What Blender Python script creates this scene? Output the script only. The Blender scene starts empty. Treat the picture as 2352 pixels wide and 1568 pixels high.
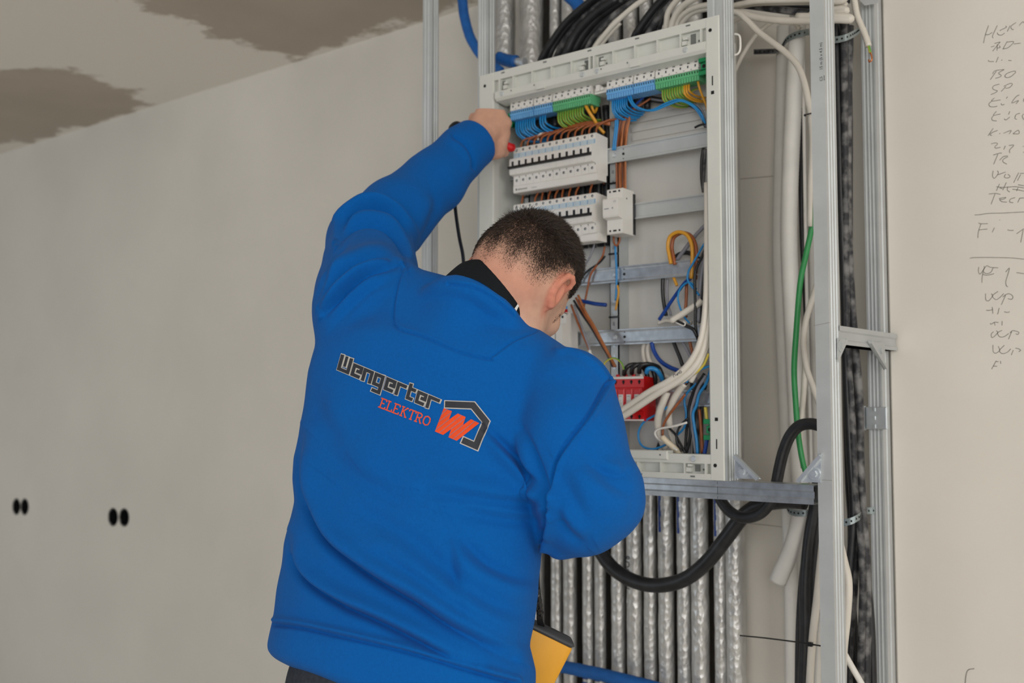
import bpy, bmesh, math, random
import numpy as np
from mathutils import Vector, Matrix, geometry
from mathutils.bvhtree import BVHTree

random.seed(7)
rng = np.random.default_rng(7)
SC = bpy.context.scene
COL = SC.collection

# ------------------------------------------------------------------ camera
FOC, CX, CY = 2500.0, 1176.0, 784.0
YAW, PIT = math.radians(39.3), math.atan(156 / 2500.0)
CAM = np.array([0.0, 0.0, 1.38])
RV = np.array([math.cos(YAW), math.sin(YAW), 0.0])
HV = np.array([-math.sin(YAW), math.cos(YAW), 0.0])
VV = HV * math.cos(PIT) + np.array([0, 0, math.sin(PIT)])
UV = -HV * math.sin(PIT) + np.array([0, 0, math.cos(PIT)])
cd = bpy.data.cameras.new('camera')
cam = bpy.data.objects.new('camera', cd)
COL.objects.link(cam)
cam.location = CAM
cam.rotation_euler = (math.pi / 2 + PIT, 0, YAW)
cd.sensor_width = 36.0
cd.lens = 36.0 * FOC / 2352.0
cd.clip_start = 0.05
cd.dof.use_dof = True
cd.dof.focus_distance = 1.88
cd.dof.aperture_fstop = 3.6
SC.camera = cam

# ------------------------------------------------------------------ light
SC.view_settings.view_transform = 'Standard'
SC.view_settings.look = 'None'
SC.view_settings.exposure = -0.93
SC.view_settings.gamma = 1.0
SC.view_settings.use_curve_mapping = False
W = bpy.data.worlds.new('daylight')
SC.world = W
W.use_nodes = True
W.node_tree.nodes['Background'].inputs[0].default_value = (0.93, 0.97, 1.0, 1)
W.node_tree.nodes['Background'].inputs[1].default_value = 0.44


def area(name, loc, target, sx, sy, power, col):
    ld = bpy.data.lights.new(name, 'AREA')
    ld.shape = 'RECTANGLE'
    ld.size, ld.size_y, ld.energy, ld.color = sx, sy, power, col
    o = bpy.data.objects.new(name, ld)
    COL.objects.link(o)
    o.location = loc
    o.rotation_euler = (Vector(target) - Vector(loc)).to_track_quat('-Z', 'Y').to_euler()
    return o


area('side_window_daylight', (3.0, -0.5, 1.9), (-1.2, 1.9, 1.4), 1.7, 1.6, 98, (1.0, 0.985, 0.965))
area('front_fill_light', (1.4, -2.8, 2.0), (-1.2, 2.0, 1.5), 3.0, 2.0, 190, (1.0, 0.985, 0.965))  # unseen area light added from the front to brighten the shaft
area('far_fill_light', (-5.2, -2.4, 1.2), (-4.0, 2.4, 0.9), 1.6, 1.5, 48, (0.80, 0.90, 1.0))  # unseen area light added to offset falloff along the left wall


# ------------------------------------------------------------------ unprojection of places measured in the photograph
def ray(px, py):
    return VV + RV * ((px - CX) / FOC) - UV * ((py - CY) / FOC)


def PY(px, py, Y):
    d = ray(px, py)
    return CAM + d * (Y / d[1])


def PX(px, py, X):
    d = ray(px, py)
    return CAM + d * (X / d[0])


def PD(px, py, s):
    return CAM + ray(px, py) * s


def cam2px(P):
    q = np.asarray(P) - CAM
    s = q @ VV
    return CX + FOC * (q @ RV) / s, CY - FOC * (q @ UV) / s, s


# ------------------------------------------------------------------ materials
def lin(c):
    if isinstance(c, str):
        c = [int(c[i:i + 2], 16) / 255 for i in (0, 2, 4)]
    return tuple((x / 12.92 if x <= .04045 else ((x + .055) / 1.055) ** 2.4) for x in c)


def mat(name, col, rough=.5, metal=0., var=.08, vscale=30., bump=0., bscale=200., spec=.5, sheen=0., coat=0., detail=4., bdist=.002):
    m = bpy.data.materials.new(name)
    m.use_nodes = True
    nt = m.node_tree
    b = nt.nodes['Principled BSDF']
    c = lin(col)
    b.inputs['Roughness'].default_value = rough
    b.inputs['Metallic'].default_value = metal
    b.inputs['Specular IOR Level'].default_value = spec
    if sheen:
        b.inputs['Sheen Weight'].default_value = sheen
        b.inputs['Sheen Roughness'].default_value = .6
    if coat:
        b.inputs['Coat Weight'].default_value = coat
    tc = nt.nodes.new('ShaderNodeTexCoord')
    n = nt.nodes.new('ShaderNodeTexNoise')
    n.inputs['Scale'].default_value = vscale
    n.inputs['Detail'].default_value = detail
    nt.links.new(tc.outputs['Object'], n.inputs['Vector'])
    r = nt.nodes.new('ShaderNodeValToRGB')
    r.color_ramp.elements[0].position = .3
    r.color_ramp.elements[1].position = .7
    r.color_ramp.elements[0].color = tuple(x * (1 - var) for x in c) + (1,)
    r.color_ramp.elements[1].color = tuple(min(1, x * (1 + var)) for x in c) + (1,)
    nt.links.new(n.outputs['Fac'], r.inputs[0])
    nt.links.new(r.outputs[0], b.inputs['Base Color'])
    if bump:
        n2 = nt.nodes.new('ShaderNodeTexNoise')
        n2.inputs['Scale'].default_value = bscale
        n2.inputs['Detail'].default_value = 3
        nt.links.new(tc.outputs['Object'], n2.inputs['Vector'])
        bp = nt.nodes.new('ShaderNodeBump')
        bp.inputs['Strength'].default_value = bump
        bp.inputs['Distance'].default_value = bdist
        nt.links.new(n2.outputs['Fac'], bp.inputs['Height'])
        nt.links.new(bp.outputs[0], b.inputs['Normal'])
    m['ramp'] = r.name
    return m


M = {}
M['plaster'] = mat('plaster', 'dcd7ce', .9, var=.04, vscale=2.2, bump=.12, bscale=30, spec=.2)
M['niche'] = mat('niche_plaster', 'cfc6ba', .9, var=.06, vscale=3, bump=.15, bscale=30, spec=.2)
M['floor'] = mat('screed', 'ddd7cd', .85, var=.1, vscale=4, bump=.1)
M['galv'] = mat('galvanised_steel', 'bfc3c4', .5, .38, var=.07, vscale=14, bump=.05, bscale=400)
M['galv_dark'] = mat('galvanised_rail', 'b9bec2', .36, .75, var=.14, vscale=60, bump=.06, bscale=350)
M['zinc'] = mat('bright_zinc', 'd3d9dd', .32, .55, var=.08, vscale=50)
M['cab'] = mat('cabinet_grey_plastic', 'd3d4cd', .45, var=.02, vscale=20, bump=.02, bscale=600)
M['cab_back'] = mat('cabinet_back_plate', 'd2d0cb', .5, var=.03, vscale=8)
M['white'] = mat('white_plastic', 'e6e3dd', .38, var=.02, vscale=30)
M['label'] = mat('pale_blue_label', 'bfd0da', .4, var=.04, vscale=80)
M['label_line'] = mat('blue_label_line', '8fb0cc', .4)
M['black'] = mat('black_plastic', '1b1c1e', .35, var=.2, vscale=60)
M['dark'] = mat('dark_hole', '0c0c0c', .8)
M['cable'] = mat('black_cable_dusty', '1d1e21', .42, var=.45, vscale=45, bump=.15, bscale=250)
M['cable_dust'] = mat('grey_dusty_cable', '54555a', .6, var=.5, vscale=35, bump=.2, bscale=200)
r_ = M['cable_dust'].node_tree.nodes[M['cable_dust']['ramp']].color_ramp
r_.elements[0].position, r_.elements[1].position = .44, .66
r_.elements[0].color, r_.elements[1].color = lin('25262a') + (1,), lin('7c7b7a') + (1,)
M['strap'] = mat('dull_steel_strap', '97a2a3', .45, .6, var=.1)
M['wcable'] = mat('white_cable', 'd8d2c7', .45, var=.05, vscale=25)
M['conduit'] = mat('conduit_plastic', 'e0ddd7', .5, var=.05, vscale=18)
M['blue'] = mat('blue_wire', '1f86c6', .35, var=.08)
M['dblue'] = mat('dark_blue_wire', '0b3f93', .35, var=.08)
M['bterm'] = mat('blue_terminal_plastic', '6aaae0', .42, var=.04)
M['gterm'] = mat('green_terminal_plastic', '60b37e', .42, var=.04)
M['gdark'] = mat('dark_green_plastic', '0f8a52', .4, var=.06)
M['wgreen'] = mat('green_wire', '5f9a3c', .38, var=.1)
M['wyellow'] = mat('yellow_wire', 'd3c04a', .38, var=.08)
M['orange'] = mat('amber_wire', 'd79a2c', .38, var=.08)
M['brown'] = mat('brown_wire', '97542c', .38, var=.18, vscale=50)
M['dbrown'] = mat('dark_brown_wire', '5f321a', .38, var=.18, vscale=50)
M['brown2'] = mat('light_brown_wire', 'b06a38', .38, var=.18, vscale=50)
M['grey'] = mat('grey_wire', '8d8d95', .4, var=.1)
M['greencable'] = mat('green_cable', '2f9350', .4, var=.06)
M['copper'] = mat('bare_copper', 'c87a4a', .3, .9)
M['red'] = mat('red_plastic', 'c40d12', .35, var=.05)
M['bpipe'] = mat('blue_foam_sleeve', '1460ad', .6, var=.12, vscale=40, bump=.4, bscale=60)
M['yellow'] = mat('yellow_meter_plastic', 'eda92a', .5, var=.03, vscale=25)
M['pencil'] = mat('pencil_line', '8e8982', .8, var=.2, vscale=150)
M['ink'] = mat('printed_ink', '33363c', .6, var=.1)
M['paper'] = mat('off_white_sticker', 'd9d8d3', .6)
M['seam'] = mat('board_joint', '8b8175', .9)


def foil_mat():
    m = mat('crumpled_foil', 'd2d1ce', .36, .62, var=.12, vscale=25)
    nt = m.node_tree
    b = nt.nodes['Principled BSDF']
    tc = nt.nodes.new('ShaderNodeTexCoord')
    mp = nt.nodes.new('ShaderNodeMapping')
    mp.inputs['Scale'].default_value = (1, 1, .7)
    nt.links.new(tc.outputs['Object'], mp.inputs[0])
    v = nt.nodes.new('ShaderNodeTexVoronoi')
    v.inputs['Scale'].default_value = 95
    n = nt.nodes.new('ShaderNodeTexNoise')
    n.inputs['Scale'].default_value = 60
    n.inputs['Detail'].default_value = 6
    n.inputs['Distortion'].default_value = 1.2
    nt.links.new(mp.outputs[0], v.inputs['Vector'])
    nt.links.new(mp.outputs[0], n.inputs['Vector'])
    a = nt.nodes.new('ShaderNodeMath')
    nt.links.new(v.outputs['Distance'], a.inputs[0])
    nt.links.new(n.outputs['Fac'], a.inputs[1])
    bp = nt.nodes.new('ShaderNodeBump')
    bp.inputs['Strength'].default_value = .6
    bp.inputs['Distance'].default_value = .0025
    nt.links.new(a.outputs[0], bp.inputs['Height'])
    nt.links.new(bp.outputs[0], b.inputs['Normal'])
    return m


M['foil'] = foil_mat()


# ------------------------------------------------------------------ mesh builder
class MB:
    def __init__(self):
        self.v, self.f, self.mi = [], [], []

    def add(self, vs, fs, mi=0):
        o = len(self.v)
        self.v += [tuple(map(float, p)) for p in vs]
        for i, f in enumerate(fs):
            self.f.append([o + k for k in f])
            self.mi.append(mi[i] if isinstance(mi, list) else mi)
        return self

    def box(self, x0, x1, y0, y1, z0, z1, mi=0):
        vs = [(x, y, z) for z in (z0, z1) for y in (y0, y1) for x in (x0, x1)]
        return self.add(vs, [(0, 2, 3, 1), (4, 5, 7, 6), (0, 1, 5, 4), (2, 6, 7, 3), (0, 4, 6, 2), (1, 3, 7, 5)], mi)

    def bbox(self, x0, x1, y0, y1, z0, z1, b=.0015, mi=0):
        """box with the four edges of its front (low Y) face chamfered"""
        a = [(x0, y1, z0), (x1, y1, z0), (x1, y1, z1), (x0, y1, z1)]
        m = [(x0, y0 + b, z0), (x1, y0 + b, z0), (x1, y0 + b, z1), (x0, y0 + b, z1)]
        c = [(x0 + b, y0, z0 + b), (x1 - b, y0, z0 + b), (x1 - b, y0, z1 - b), (x0 + b, y0, z1 - b)]
        fs = [(3, 2, 1, 0), (8, 9, 10, 11)]
        for i in range(4):
            j = (i + 1) % 4
            fs += [(i, j, 4 + j, 4 + i), (4 + i, 4 + j, 8 + j, 8 + i)]
        return self.add(a + m + c, fs, mi)

    def prism(self, prof, x0, x1, mi=0):
        """profile of (y,z) points drawn along x"""
        n = len(prof)
        vs = [(x0, y, z) for y, z in prof] + [(x1, y, z) for y, z in prof]
        fs = [tuple(range(n))[::-1], tuple(range(n, 2 * n))] + [(i, (i + 1) % n, n + (i + 1) % n, n + i) for i in range(n)]
        return self.add(vs, fs, mi)

    def cyl(self, c, d, r, h, n=12, mi=0, r2=None):
        d = np.array(d, float)
        d /= np.linalg.norm(d)
        a = np.cross(d, (0, 0, 1) if abs(d[2]) < .9 else (1, 0, 0))
        a /= np.linalg.norm(a)
        b = np.cross(d, a)
        c = np.array(c, float)
        r2 = r if r2 is None else r2
        ang = [2 * math.pi * i / n for i in range(n)]
        vs = [c + r * (math.cos(t) * a + math.sin(t) * b) for t in ang] + [c + d * h + r2 * (math.cos(t) * a + math.sin(t) * b) for t in ang]
        fs = [tuple(range(n)), tuple(range(n, 2 * n))[::-1]] + [(i, n + i, n + (i + 1) % n, (i + 1) % n) for i in range(n)]
        return self.add(vs, fs, mi)

    def tube(self, pts, r, n=8, sub=6, mi=0, stripe=None, noise=0., wob=0.):
        P = smooth_path(pts, sub)
        R = np.interp(np.linspace(0, 1, len(P)), np.linspace(0, 1, len(np.atleast_1d(r))), np.atleast_1d(r))
        T = np.gradient(P, axis=0)
        T /= np.linalg.norm(T, axis=1)[:, None] + 1e-12
        a = np.cross(T[0], (0, 0, 1) if abs(T[0][2]) < .9 else (1, 0, 0))
        a /= np.linalg.norm(a)
        vs = []
        for i in range(len(P)):
            a = a - T[i] * (a @ T[i])
            a /= np.linalg.norm(a)
            b = np.cross(T[i], a)
            for k in range(n):
                t = 2 * math.pi * k / n
                rr = R[i] * (1 + (noise * random.uniform(-1, 1) if noise else 0))
                vs.append(P[i] + rr * (math.cos(t) * a + math.sin(t) * b))
        fs, mi_ = [], []
        for i in range(len(P) - 1):
            for k in range(n):
                fs.append((i * n + k, i * n + (k + 1) % n, (i + 1) * n + (k + 1) % n, (i + 1) * n + k))
                mi_.append(1 if stripe and ((k // max(1, n // stripe)) % 2) else mi)
        e = (len(P) - 1) * n
        fs += [tuple(range(n))[::-1], tuple(range(e, e + n))]
        mi_ += [mi, mi]
        return self.add(vs, fs, mi_)

    def ribbon(self, pts, w, nrm, lift=0.):
        P = np.array(pts, float)
        if len(P) < 2:
            return self
        T = np.gradient(P, axis=0)
        T /= np.linalg.norm(T, axis=1)[:, None] + 1e-12
        S = np.cross(T, nrm)
        S /= np.linalg.norm(S, axis=1)[:, None] + 1e-12
        P = P + np.array(nrm) * lift
        vs = list(P + S * w / 2) + list(P - S * w / 2)
        n = len(P)
        return self.add(vs, [(i, i + 1, n + i + 1, n + i) for i in range(n - 1)])

    def build(self, name, mats, parent=None, smooth=False, label=None):
        me = bpy.data.meshes.new(name)
        me.from_pydata(self.v, [], self.f)
        for m in (mats if isinstance(mats, (list, tuple)) else [mats]):
            me.materials.append(m)
        if any(self.mi):
            me.polygons.foreach_set('material_index', self.mi)
        if smooth:
            me.polygons.foreach_set('use_smooth', [True] * len(me.polygons))
        me.update()
        return link(name, me, parent, label)


def link(name, me, parent=None, label=None):
    o = bpy.data.objects.new(name, me)
    COL.objects.link(o)
    if parent:
        o.parent = parent
        o.matrix_parent_inverse = parent_inv(parent)
    if label:
        o['label'] = label
    return o


def parent_inv(p):
    m = p.matrix_basis.copy()
    while p.parent:
        m = p.parent.matrix_basis @ p.matrix_parent_inverse @ m if False else m
        p = p.parent
    return m.inverted()


def smooth_path(pts, sub=6):
    P = [np.array(p, float) for p in pts]
    if len(P) < 3 or sub < 2:
        if len(P) == 2 and sub > 1:
            return np.array([P[0] + (P[1] - P[0]) * t for t in np.linspace(0, 1, 2)])
        return np.array(P)
    P = [2 * P[0] - P[1]] + P + [2 * P[-1] - P[-2]]
    out = []
    for i in range(1, len(P) - 2):
        p0, p1, p2, p3 = P[i - 1:i + 3]
        for t in np.linspace(0, 1, sub, endpoint=False):
            out.append(.5 * (2 * p1 + (p2 - p0) * t + (2 * p0 - 5 * p1 + 4 * p2 - p3) * t * t + (3 * p1 - p0 - 3 * p2 + p3) * t ** 3))
    out.append(P[-2])
    return np.array(out)


def tag(o, label, cat, group=None):
    o['label'], o['category'] = label, cat
    if group:
        o['group'] = group
    return o


def thing(name, label, cat, loc=(0, 0, 0), group=None):
    o = bpy.data.objects.new(name, None)
    o.empty_display_size = .02
    COL.objects.link(o)
    o.location = loc
    return tag(o, label, cat, group)


def struct(o):
    o['kind'] = 'structure'
    return o


def dup(root, off, label):
    r = root.copy()
    COL.objects.link(r)
    r.location = Vector(root.location) + Vector(off)
    r['label'] = label
    for ch in root.children:
        c = ch.copy()
        COL.objects.link(c)
        c.parent = r
        c.matrix_parent_inverse = ch.matrix_parent_inverse.copy()
        for g in ch.children:
            d = g.copy()
            COL.objects.link(d)
            d.parent = c
            d.matrix_parent_inverse = g.matrix_parent_inverse.copy()
    return r


def text_mesh(s, size, origin, xdir, ydir, lift=0.):
    cu = bpy.data.curves.new('t', 'FONT')
    cu.body = s
    cu.size = size
    cu.resolution_u = 2
    o = bpy.data.objects.new('t', cu)
    COL.objects.link(o)
    me = bpy.data.meshes.new_from_object(o)
    bpy.data.objects.remove(o)
    bpy.data.curves.remove(cu)
    x, y = np.array(xdir, float), np.array(ydir, float)
    n = np.cross(x, y)
    vs = [np.array(origin) + x * v.co.x + y * v.co.y + n * lift for v in me.vertices]
    fs = [tuple(p.vertices) for p in me.polygons]
    bpy.data.meshes.remove(me)
    return vs, fs


ORD = ['first', 'second', 'third', 'fourth', 'fifth', 'sixth', 'seventh', 'eighth', 'ninth', 'tenth', 'eleventh', 'twelfth', 'thirteenth', 'fourteenth', 'fifteenth']

# ------------------------------------------------------------------ room
YB, YR, ZC = 2.40, 2.345, 2.585


def wall_with_holes(x0, x1, z0, z1, y, holes):
    vs = [Vector((x0, z0)), Vector((x1, z0)), Vector((x1, z1)), Vector((x0, z1))]
    es = [(0, 1), (1, 2), (2, 3), (3, 0)]
    for (hx, hz, hr) in holes:
        o = len(vs)
        for k in range(20):
            vs.append(Vector((hx + hr * math.cos(k * math.pi / 10), hz + hr * math.sin(k * math.pi / 10))))
            es.append((o + k, o + (k + 1) % 20))
    v, e, f, *_ = geometry.delaunay_2d_cdt(vs, es, [], 2, 1e-6)
    fs = []
    for t in f:
        c = sum((v[i] for i in t), Vector((0, 0))) / len(t)
        if any((c - Vector((hx, hz))).length < hr * .96 for hx, hz, hr in holes):
            continue
        fs.append(t)
    return [(p.x, y, p.y) for p in v], fs


MB().box(-8, 3.2, -3.5, 2.6, -.1, 0).build('floor', M['floor'])['kind'] = 'structure'
holes = []
for px, py in ((38, 1163), (57, 1163.5), (260, 1187), (285.5, 1188)):
    p = PY(px, py, YB)
    holes.append((p[0], p[2], .0335))
vs, fs = wall_with_holes(-8, -.8, 0, ZC, YB, holes)
b = MB()
b.add(vs, fs)
b.box(-8, -.8, YB + .07, YB + .1, 0, ZC)
wb = struct(b.build('wall_back', M['plaster']))
for i, (hx, hz, hr) in enumerate(holes):
    b = MB()
    n = 20
    ring = [(hx + hr * math.cos(k * math.pi / 10), hz + hr * math.sin(k * math.pi / 10)) for k in range(n)]
    b.add([(x, YB, z) for x, z in ring] + [(x, YB + .05, z) for x, z in ring],
          [(k, (k + 1) % n, n + (k + 1) % n, n + k) for k in range(n)] + [tuple(range(n, 2 * n))])
    b.add([(hx + (x - hx) * s, YB - .0015, hz + (z - hz) * s) for s in (1.0, 1.1) for x, z in ring],
          [(k, (k + 1) % n, n + (k + 1) % n, n + k) for k in range(n)])
    o = b.build('socket_box', M['black'])
    tag(o, 'empty black round socket box in the wall, %s from the left edge' % ORD[i], 'socket box', 'flush boxes low on the left wall')
# joints of the boards in the niche
b = MB()
for (p0, p1) in (((1700, 411), (1792, 403)), ((1690, 1198), (1800, 1210)), ((1945, 1197), (2030, 1207))):
    b.ribbon([PY(*p0, YB - .0008), PY(*p1, YB - .0008)], .0012, (0, -1, 0))
b.build('board_joint', M['seam'], wb)

# right hand wall board with bevelled plaster edge and pencil notes
xr = -.861
b = MB()
b.add([(xr, YB, 0), (xr, YR + .003, 0), (xr + .004, YR, 0), (3.2, YR, 0), (3.2, YB, 0)] + [(xr, YB, ZC), (xr, YR + .003, ZC), (xr + .004, YR, ZC), (3.2, YR, ZC), (3.2, YB, ZC)],
      [(0, 1, 6, 5), (1, 2, 7, 6), (2, 3, 8, 7), (3, 4, 9, 8), (4, 0, 5, 9)])
wr = struct(b.build('wall_right', M['plaster']))

Z = lambda x0, y0, s, pts: [(x0 + x / s, y0 + y / s) for x, y in pts]
SK = 6.82
notes = [
    ('HER', 40, [[(468, 125), (418, 270), (388, 402)], [(420, 270), (470, 268), (525, 235)], [(605, 125), (560, 220), (530, 290), (538, 325)],
                 [(645, 210), (665, 195), (745, 155), (735, 135)], [(603, 238), (620, 268), (665, 278), (722, 245)],
                 [(760, 222), (805, 130)], [(900, 80), (830, 125), (818, 160), (838, 188), (862, 188)], [(948, 125), (1000, 70), (1022, 85)]]),
    ('BD', 40, [[(505, 465), (560, 445)], [(560, 408), (650, 385)], [(650, 385), (580, 470), (530, 530)], [(605, 420), (600, 520)], [(600, 480), (648, 470), (635, 440)],
                [(760, 375), (690, 500)], [(760, 385), (855, 378), (845, 410), (770, 475), (700, 492)], [(862, 415), (970, 402)]]),
    ('tick', 40, [[(462, 670), (480, 690), (550, 690)], [(620, 618), (585, 705)], [(665, 672), (685, 665)], [(775, 672), (828, 676)]]),
    ('BO', 40, [[(530, 885), (570, 835), (712, 815)], [(590, 840), (495, 975)], [(712, 818), (625, 870), (665, 905), (650, 930), (575, 955)],
                [(895, 855), (870, 840), (770, 870), (725, 910), (740, 940), (810, 930), (895, 860)]]),
    ('SP', 40, [[(640, 1045), (560, 1065), (530, 1100), (550, 1130), (605, 1150), (570, 1180), (503, 1208)], [(665, 1160), (740, 1080)], [(705, 1080), (800, 1035), (842, 1045), (800, 1095), (735, 1112)]]),
    ('KUH', 40, [[(560, 1260), (515, 1310), (655, 1292)], [(520, 1310), (475, 1350), (485, 1390), (540, 1402), (605, 1390)], [(665, 1345), (675, 1370), (718, 1362)], [(745, 1270), (765, 1240)],
                 [(950, 1215), (900, 1240), (830, 1340), (935, 1300), (895, 1355)], [(1022, 1270), (1015, 1320)]]),
    ('KUC', 260, [[(590, -30), (545, 30), (655, 12)], [(550, 30), (518, 75), (530, 110), (595, 122)], [(712, 85), (740, 105), (800, 60)], [(780, 20), (800, -30)], [(960, 0), (900, 20), (880, 80), (912, 95)], [(1020, 10), (995, 45), (1018, 100)]]),
    ('KIND', 260, [[(540, 235), (460, 352)], [(610, 268), (530, 300), (490, 335), (520, 350)], [(632, 322), (652, 315)], [(700, 315), (820, 268), (790, 325)], [(850, 320), (930, 265), (942, 320), (850, 322)]]),
    ('ZIR', 260, [[(508, 480), (570, 465), (610, 478), (570, 520), (580, 545), (655, 535)], [(730, 510), (705, 570)], [(785, 505), (865, 500), (800, 570), (800, 622)], [(1002, 520), (1020, 518)], [(1010, 610), (1022, 612)]]),
    ('TR', 260, [[(540, 655), (640, 625), (675, 625)], [(615, 640), (548, 798)], [(640, 735), (700, 680), (770, 668)], [(770, 680), (700, 720), (695, 760), (755, 798)]]),
    ('WOHN', 260, [[(540, 900), (530, 980), (560, 1018), (620, 940), (605, 900)], [(610, 965), (735, 920)], [(740, 950), (715, 985), (730, 1010), (780, 1010), (805, 985), (770, 955)], [(940, 930), (860, 1088)], [(970, 960), (920, 1055)], [(960, 942), (1022, 940)]]),
    ('HEI', 260, [[(640, 1105), (590, 1215)], [(745, 1085), (690, 1205)], [(640, 1170), (690, 1180)], [(590, 1150), (700, 1160), (880, 1150), (1022, 1170)], [(770, 1150), (760, 1200), (800, 1235)], [(840, 1190), (930, 1200), (1022, 1220)], [(930, 1120), (1022, 1135)], [(930, 1165), (905, 1220)]]),
    ('TECH', 260, [[(470, 1265), (570, 1255), (655, 1270)], [(570, 1258), (508, 1425)], [(630, 1335), (740, 1318), (690, 1350), (640, 1350), (680, 1385), (755, 1392)], [(885, 1320), (810, 1345), (800, 1390), (855, 1400)], [(955, 1330), (925, 1398)], [(950, 1330), (1022, 1325)]]),
    ('rule', 470, [[(250, 160), (330, 155), (480, 135), (700, 130), (1022, 112)]]),
    ('FI', 470, [[(310, 285), (350, 298), (455, 295)], [(350, 298), (310, 420), (300, 520)], [(315, 395), (450, 380)], [(560, 360), (525, 432)], [(765, 392), (800, 402), (862, 400)], [(905, 455), (1022, 375)], [(1010, 395), (972, 590)], [(640, 235), (645, 242)]]),
    ('rule', 470, [[(175, 838), (240, 828), (450, 825), (800, 832), (1022, 852)]]),
    ('WF', 470, [[(315, 975), (308, 1040), (335, 1085), (400, 1000), (395, 960)], [(395, 1000), (370, 1120), (365, 1222)], [(400, 1000), (440, 955), (500, 980), (620, 988)], [(540, 990), (500, 1060), (430, 1080), (390, 1050)], [(380, 1090), (440, 1105), (555, 1080)],
                 [(735, 1055), (795, 990), (765, 1110), (738, 1200), (745, 1265), (770, 1285)], [(905, 1062), (1022, 1080)]]),
    ('WP', 660, [[(420, 95), (425, 190), (460, 210), (490, 190), (530, 130), (510, 95)], [(615, 60), (530, 130), (580, 190), (640, 160), (705, 95)], [(735, 120), (700, 200), (668, 270)], [(690, 150), (740, 110), (800, 100), (848, 140), (830, 185), (770, 175)]]),
    ('w', 660, [[(430, 355), (470, 360), (540, 345)], [(525, 305), (535, 410)], [(635, 320), (610, 420)], [(712, 380), (760, 390), (800, 380)]]),
    ('u', 660, [[(490, 560), (510, 575), (560, 545), (625, 548)], [(555, 545), (572, 595)], [(680, 525), (678, 595)]]),
    ('WP', 660, [[(545, 690), (510, 730), (515, 775), (540, 780), (610, 710), (590, 675)], [(680, 670), (610, 710), (640, 770), (710, 770), (785, 720)], [(830, 690), (780, 810)], [(805, 710), (850, 675), (940, 700), (925, 735), (895, 725)]]),
    ('WP', 660, [[(535, 900), (540, 1000), (580, 1030), (640, 985), (620, 920)], [(715, 905), (640, 985), (680, 1035), (760, 1015), (815, 960)], [(855, 980), (825, 1058)], [(890, 950), (940, 960), (970, 985), (940, 1005)]]),
    ('F', 660, [[(590, 1145), (515, 1278)], [(580, 1160), (625, 1160)], [(545, 1230), (600, 1235)], [(655, 1150), (658, 1195)]]),
]
for nm, y0, strokes in notes:
    b = MB()
    for s in strokes:
        q = smooth_path([PY(2202 + x / SK, y0 + y / SK, YR - .0006) for x, y in s], 4)
        b.ribbon(q, .0014, (0, -1, 0))
    b.build('pencil_writing', M['pencil'], wr)
b = MB()
b.ribbon(smooth_path([PY(x, y, YR - .0006) for x, y in ((2238, 1535), (2222, 1540), (2217, 1568), (2220, 1590))], 4), .002, (0, -1, 0))
b.build('pencil_mark', M['pencil'], wr)


def ceiling_mat():
    m = mat('ceiling_board', 'b9aea1', .92, var=.06, vscale=3, bump=.12, bscale=30, spec=.2)
    nt = m.node_tree
    bs = nt.nodes['Principled BSDF']
    tc = nt.nodes.new('ShaderNodeTexCoord')
    n = nt.nodes.new('ShaderNodeTexNoise')
    n.inputs['Scale'].default_value = 7
    n.inputs['Detail'].default_value = 9
    n.inputs['Roughness'].default_value = .62
    nt.links.new(tc.outputs['Object'], n.inputs['Vector'])
    at = nt.nodes.new('ShaderNodeAttribute')
    at.attribute_name = 'filler'
    ma = nt.nodes.new('ShaderNodeMath')
    ma.operation = 'MULTIPLY_ADD'
    nt.links.new(n.outputs['Fac'], ma.inputs[0])
    ma.inputs[1].default_value = .75
    nt.links.new(at.outputs['Fac'], ma.inputs[2])
    r = nt.nodes.new('ShaderNodeValToRGB')
    r.color_ramp.elements[0].position = .585
    r.color_ramp.elements[1].position = .66
    nt.links.new(ma.outputs[0], r.inputs[0])
    mix = nt.nodes.new('ShaderNodeMix')
    mix.data_type = 'RGBA'
    nt.links.new(r.outputs[0], mix.inputs['Factor'])
    nt.links.new(nt.nodes[m['ramp']].outputs[0], mix.inputs['A'])
    mix.inputs['B'].default_value = lin('e9e3da') + (1,)
    nt.links.new(mix.outputs['Result'], bs.inputs['Base Color'])
    return m


# ceiling: bare board with bands of filler; the filler mask is stored per vertex
gx, gy = np.arange(-8, 3.21, .05), np.arange(-3.5, 2.651, .05)
XX, YY = np.meshgrid(gx, gy)


def PZ(px, py, z):
    d = ray(px, py)
    return CAM + d * ((z - CAM[2]) / d[2])


def inside(poly, X, Y):
    r = np.zeros(X.shape, bool)
    d = np.full(X.shape, 9.)
    for i in range(len(poly)):
        x0, y0 = poly[i]
        x1, y1 = poly[(i + 1) % len(poly)]
        c = ((y0 > Y) != (y1 > Y)) & (X < (x1 - x0) * (Y - y0) / (y1 - y0 + 1e-12) + x0)
        r ^= c
        t = np.clip(((X - x0) * (x1 - x0) + (Y - y0) * (y1 - y0)) / ((x1 - x0) ** 2 + (y1 - y0) ** 2), 0, 1)
        d = np.minimum(d, np.hypot(X - x0 - t * (x1 - x0), Y - y0 - t * (y1 - y0)))
    return np.where(r, -d, d)


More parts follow.
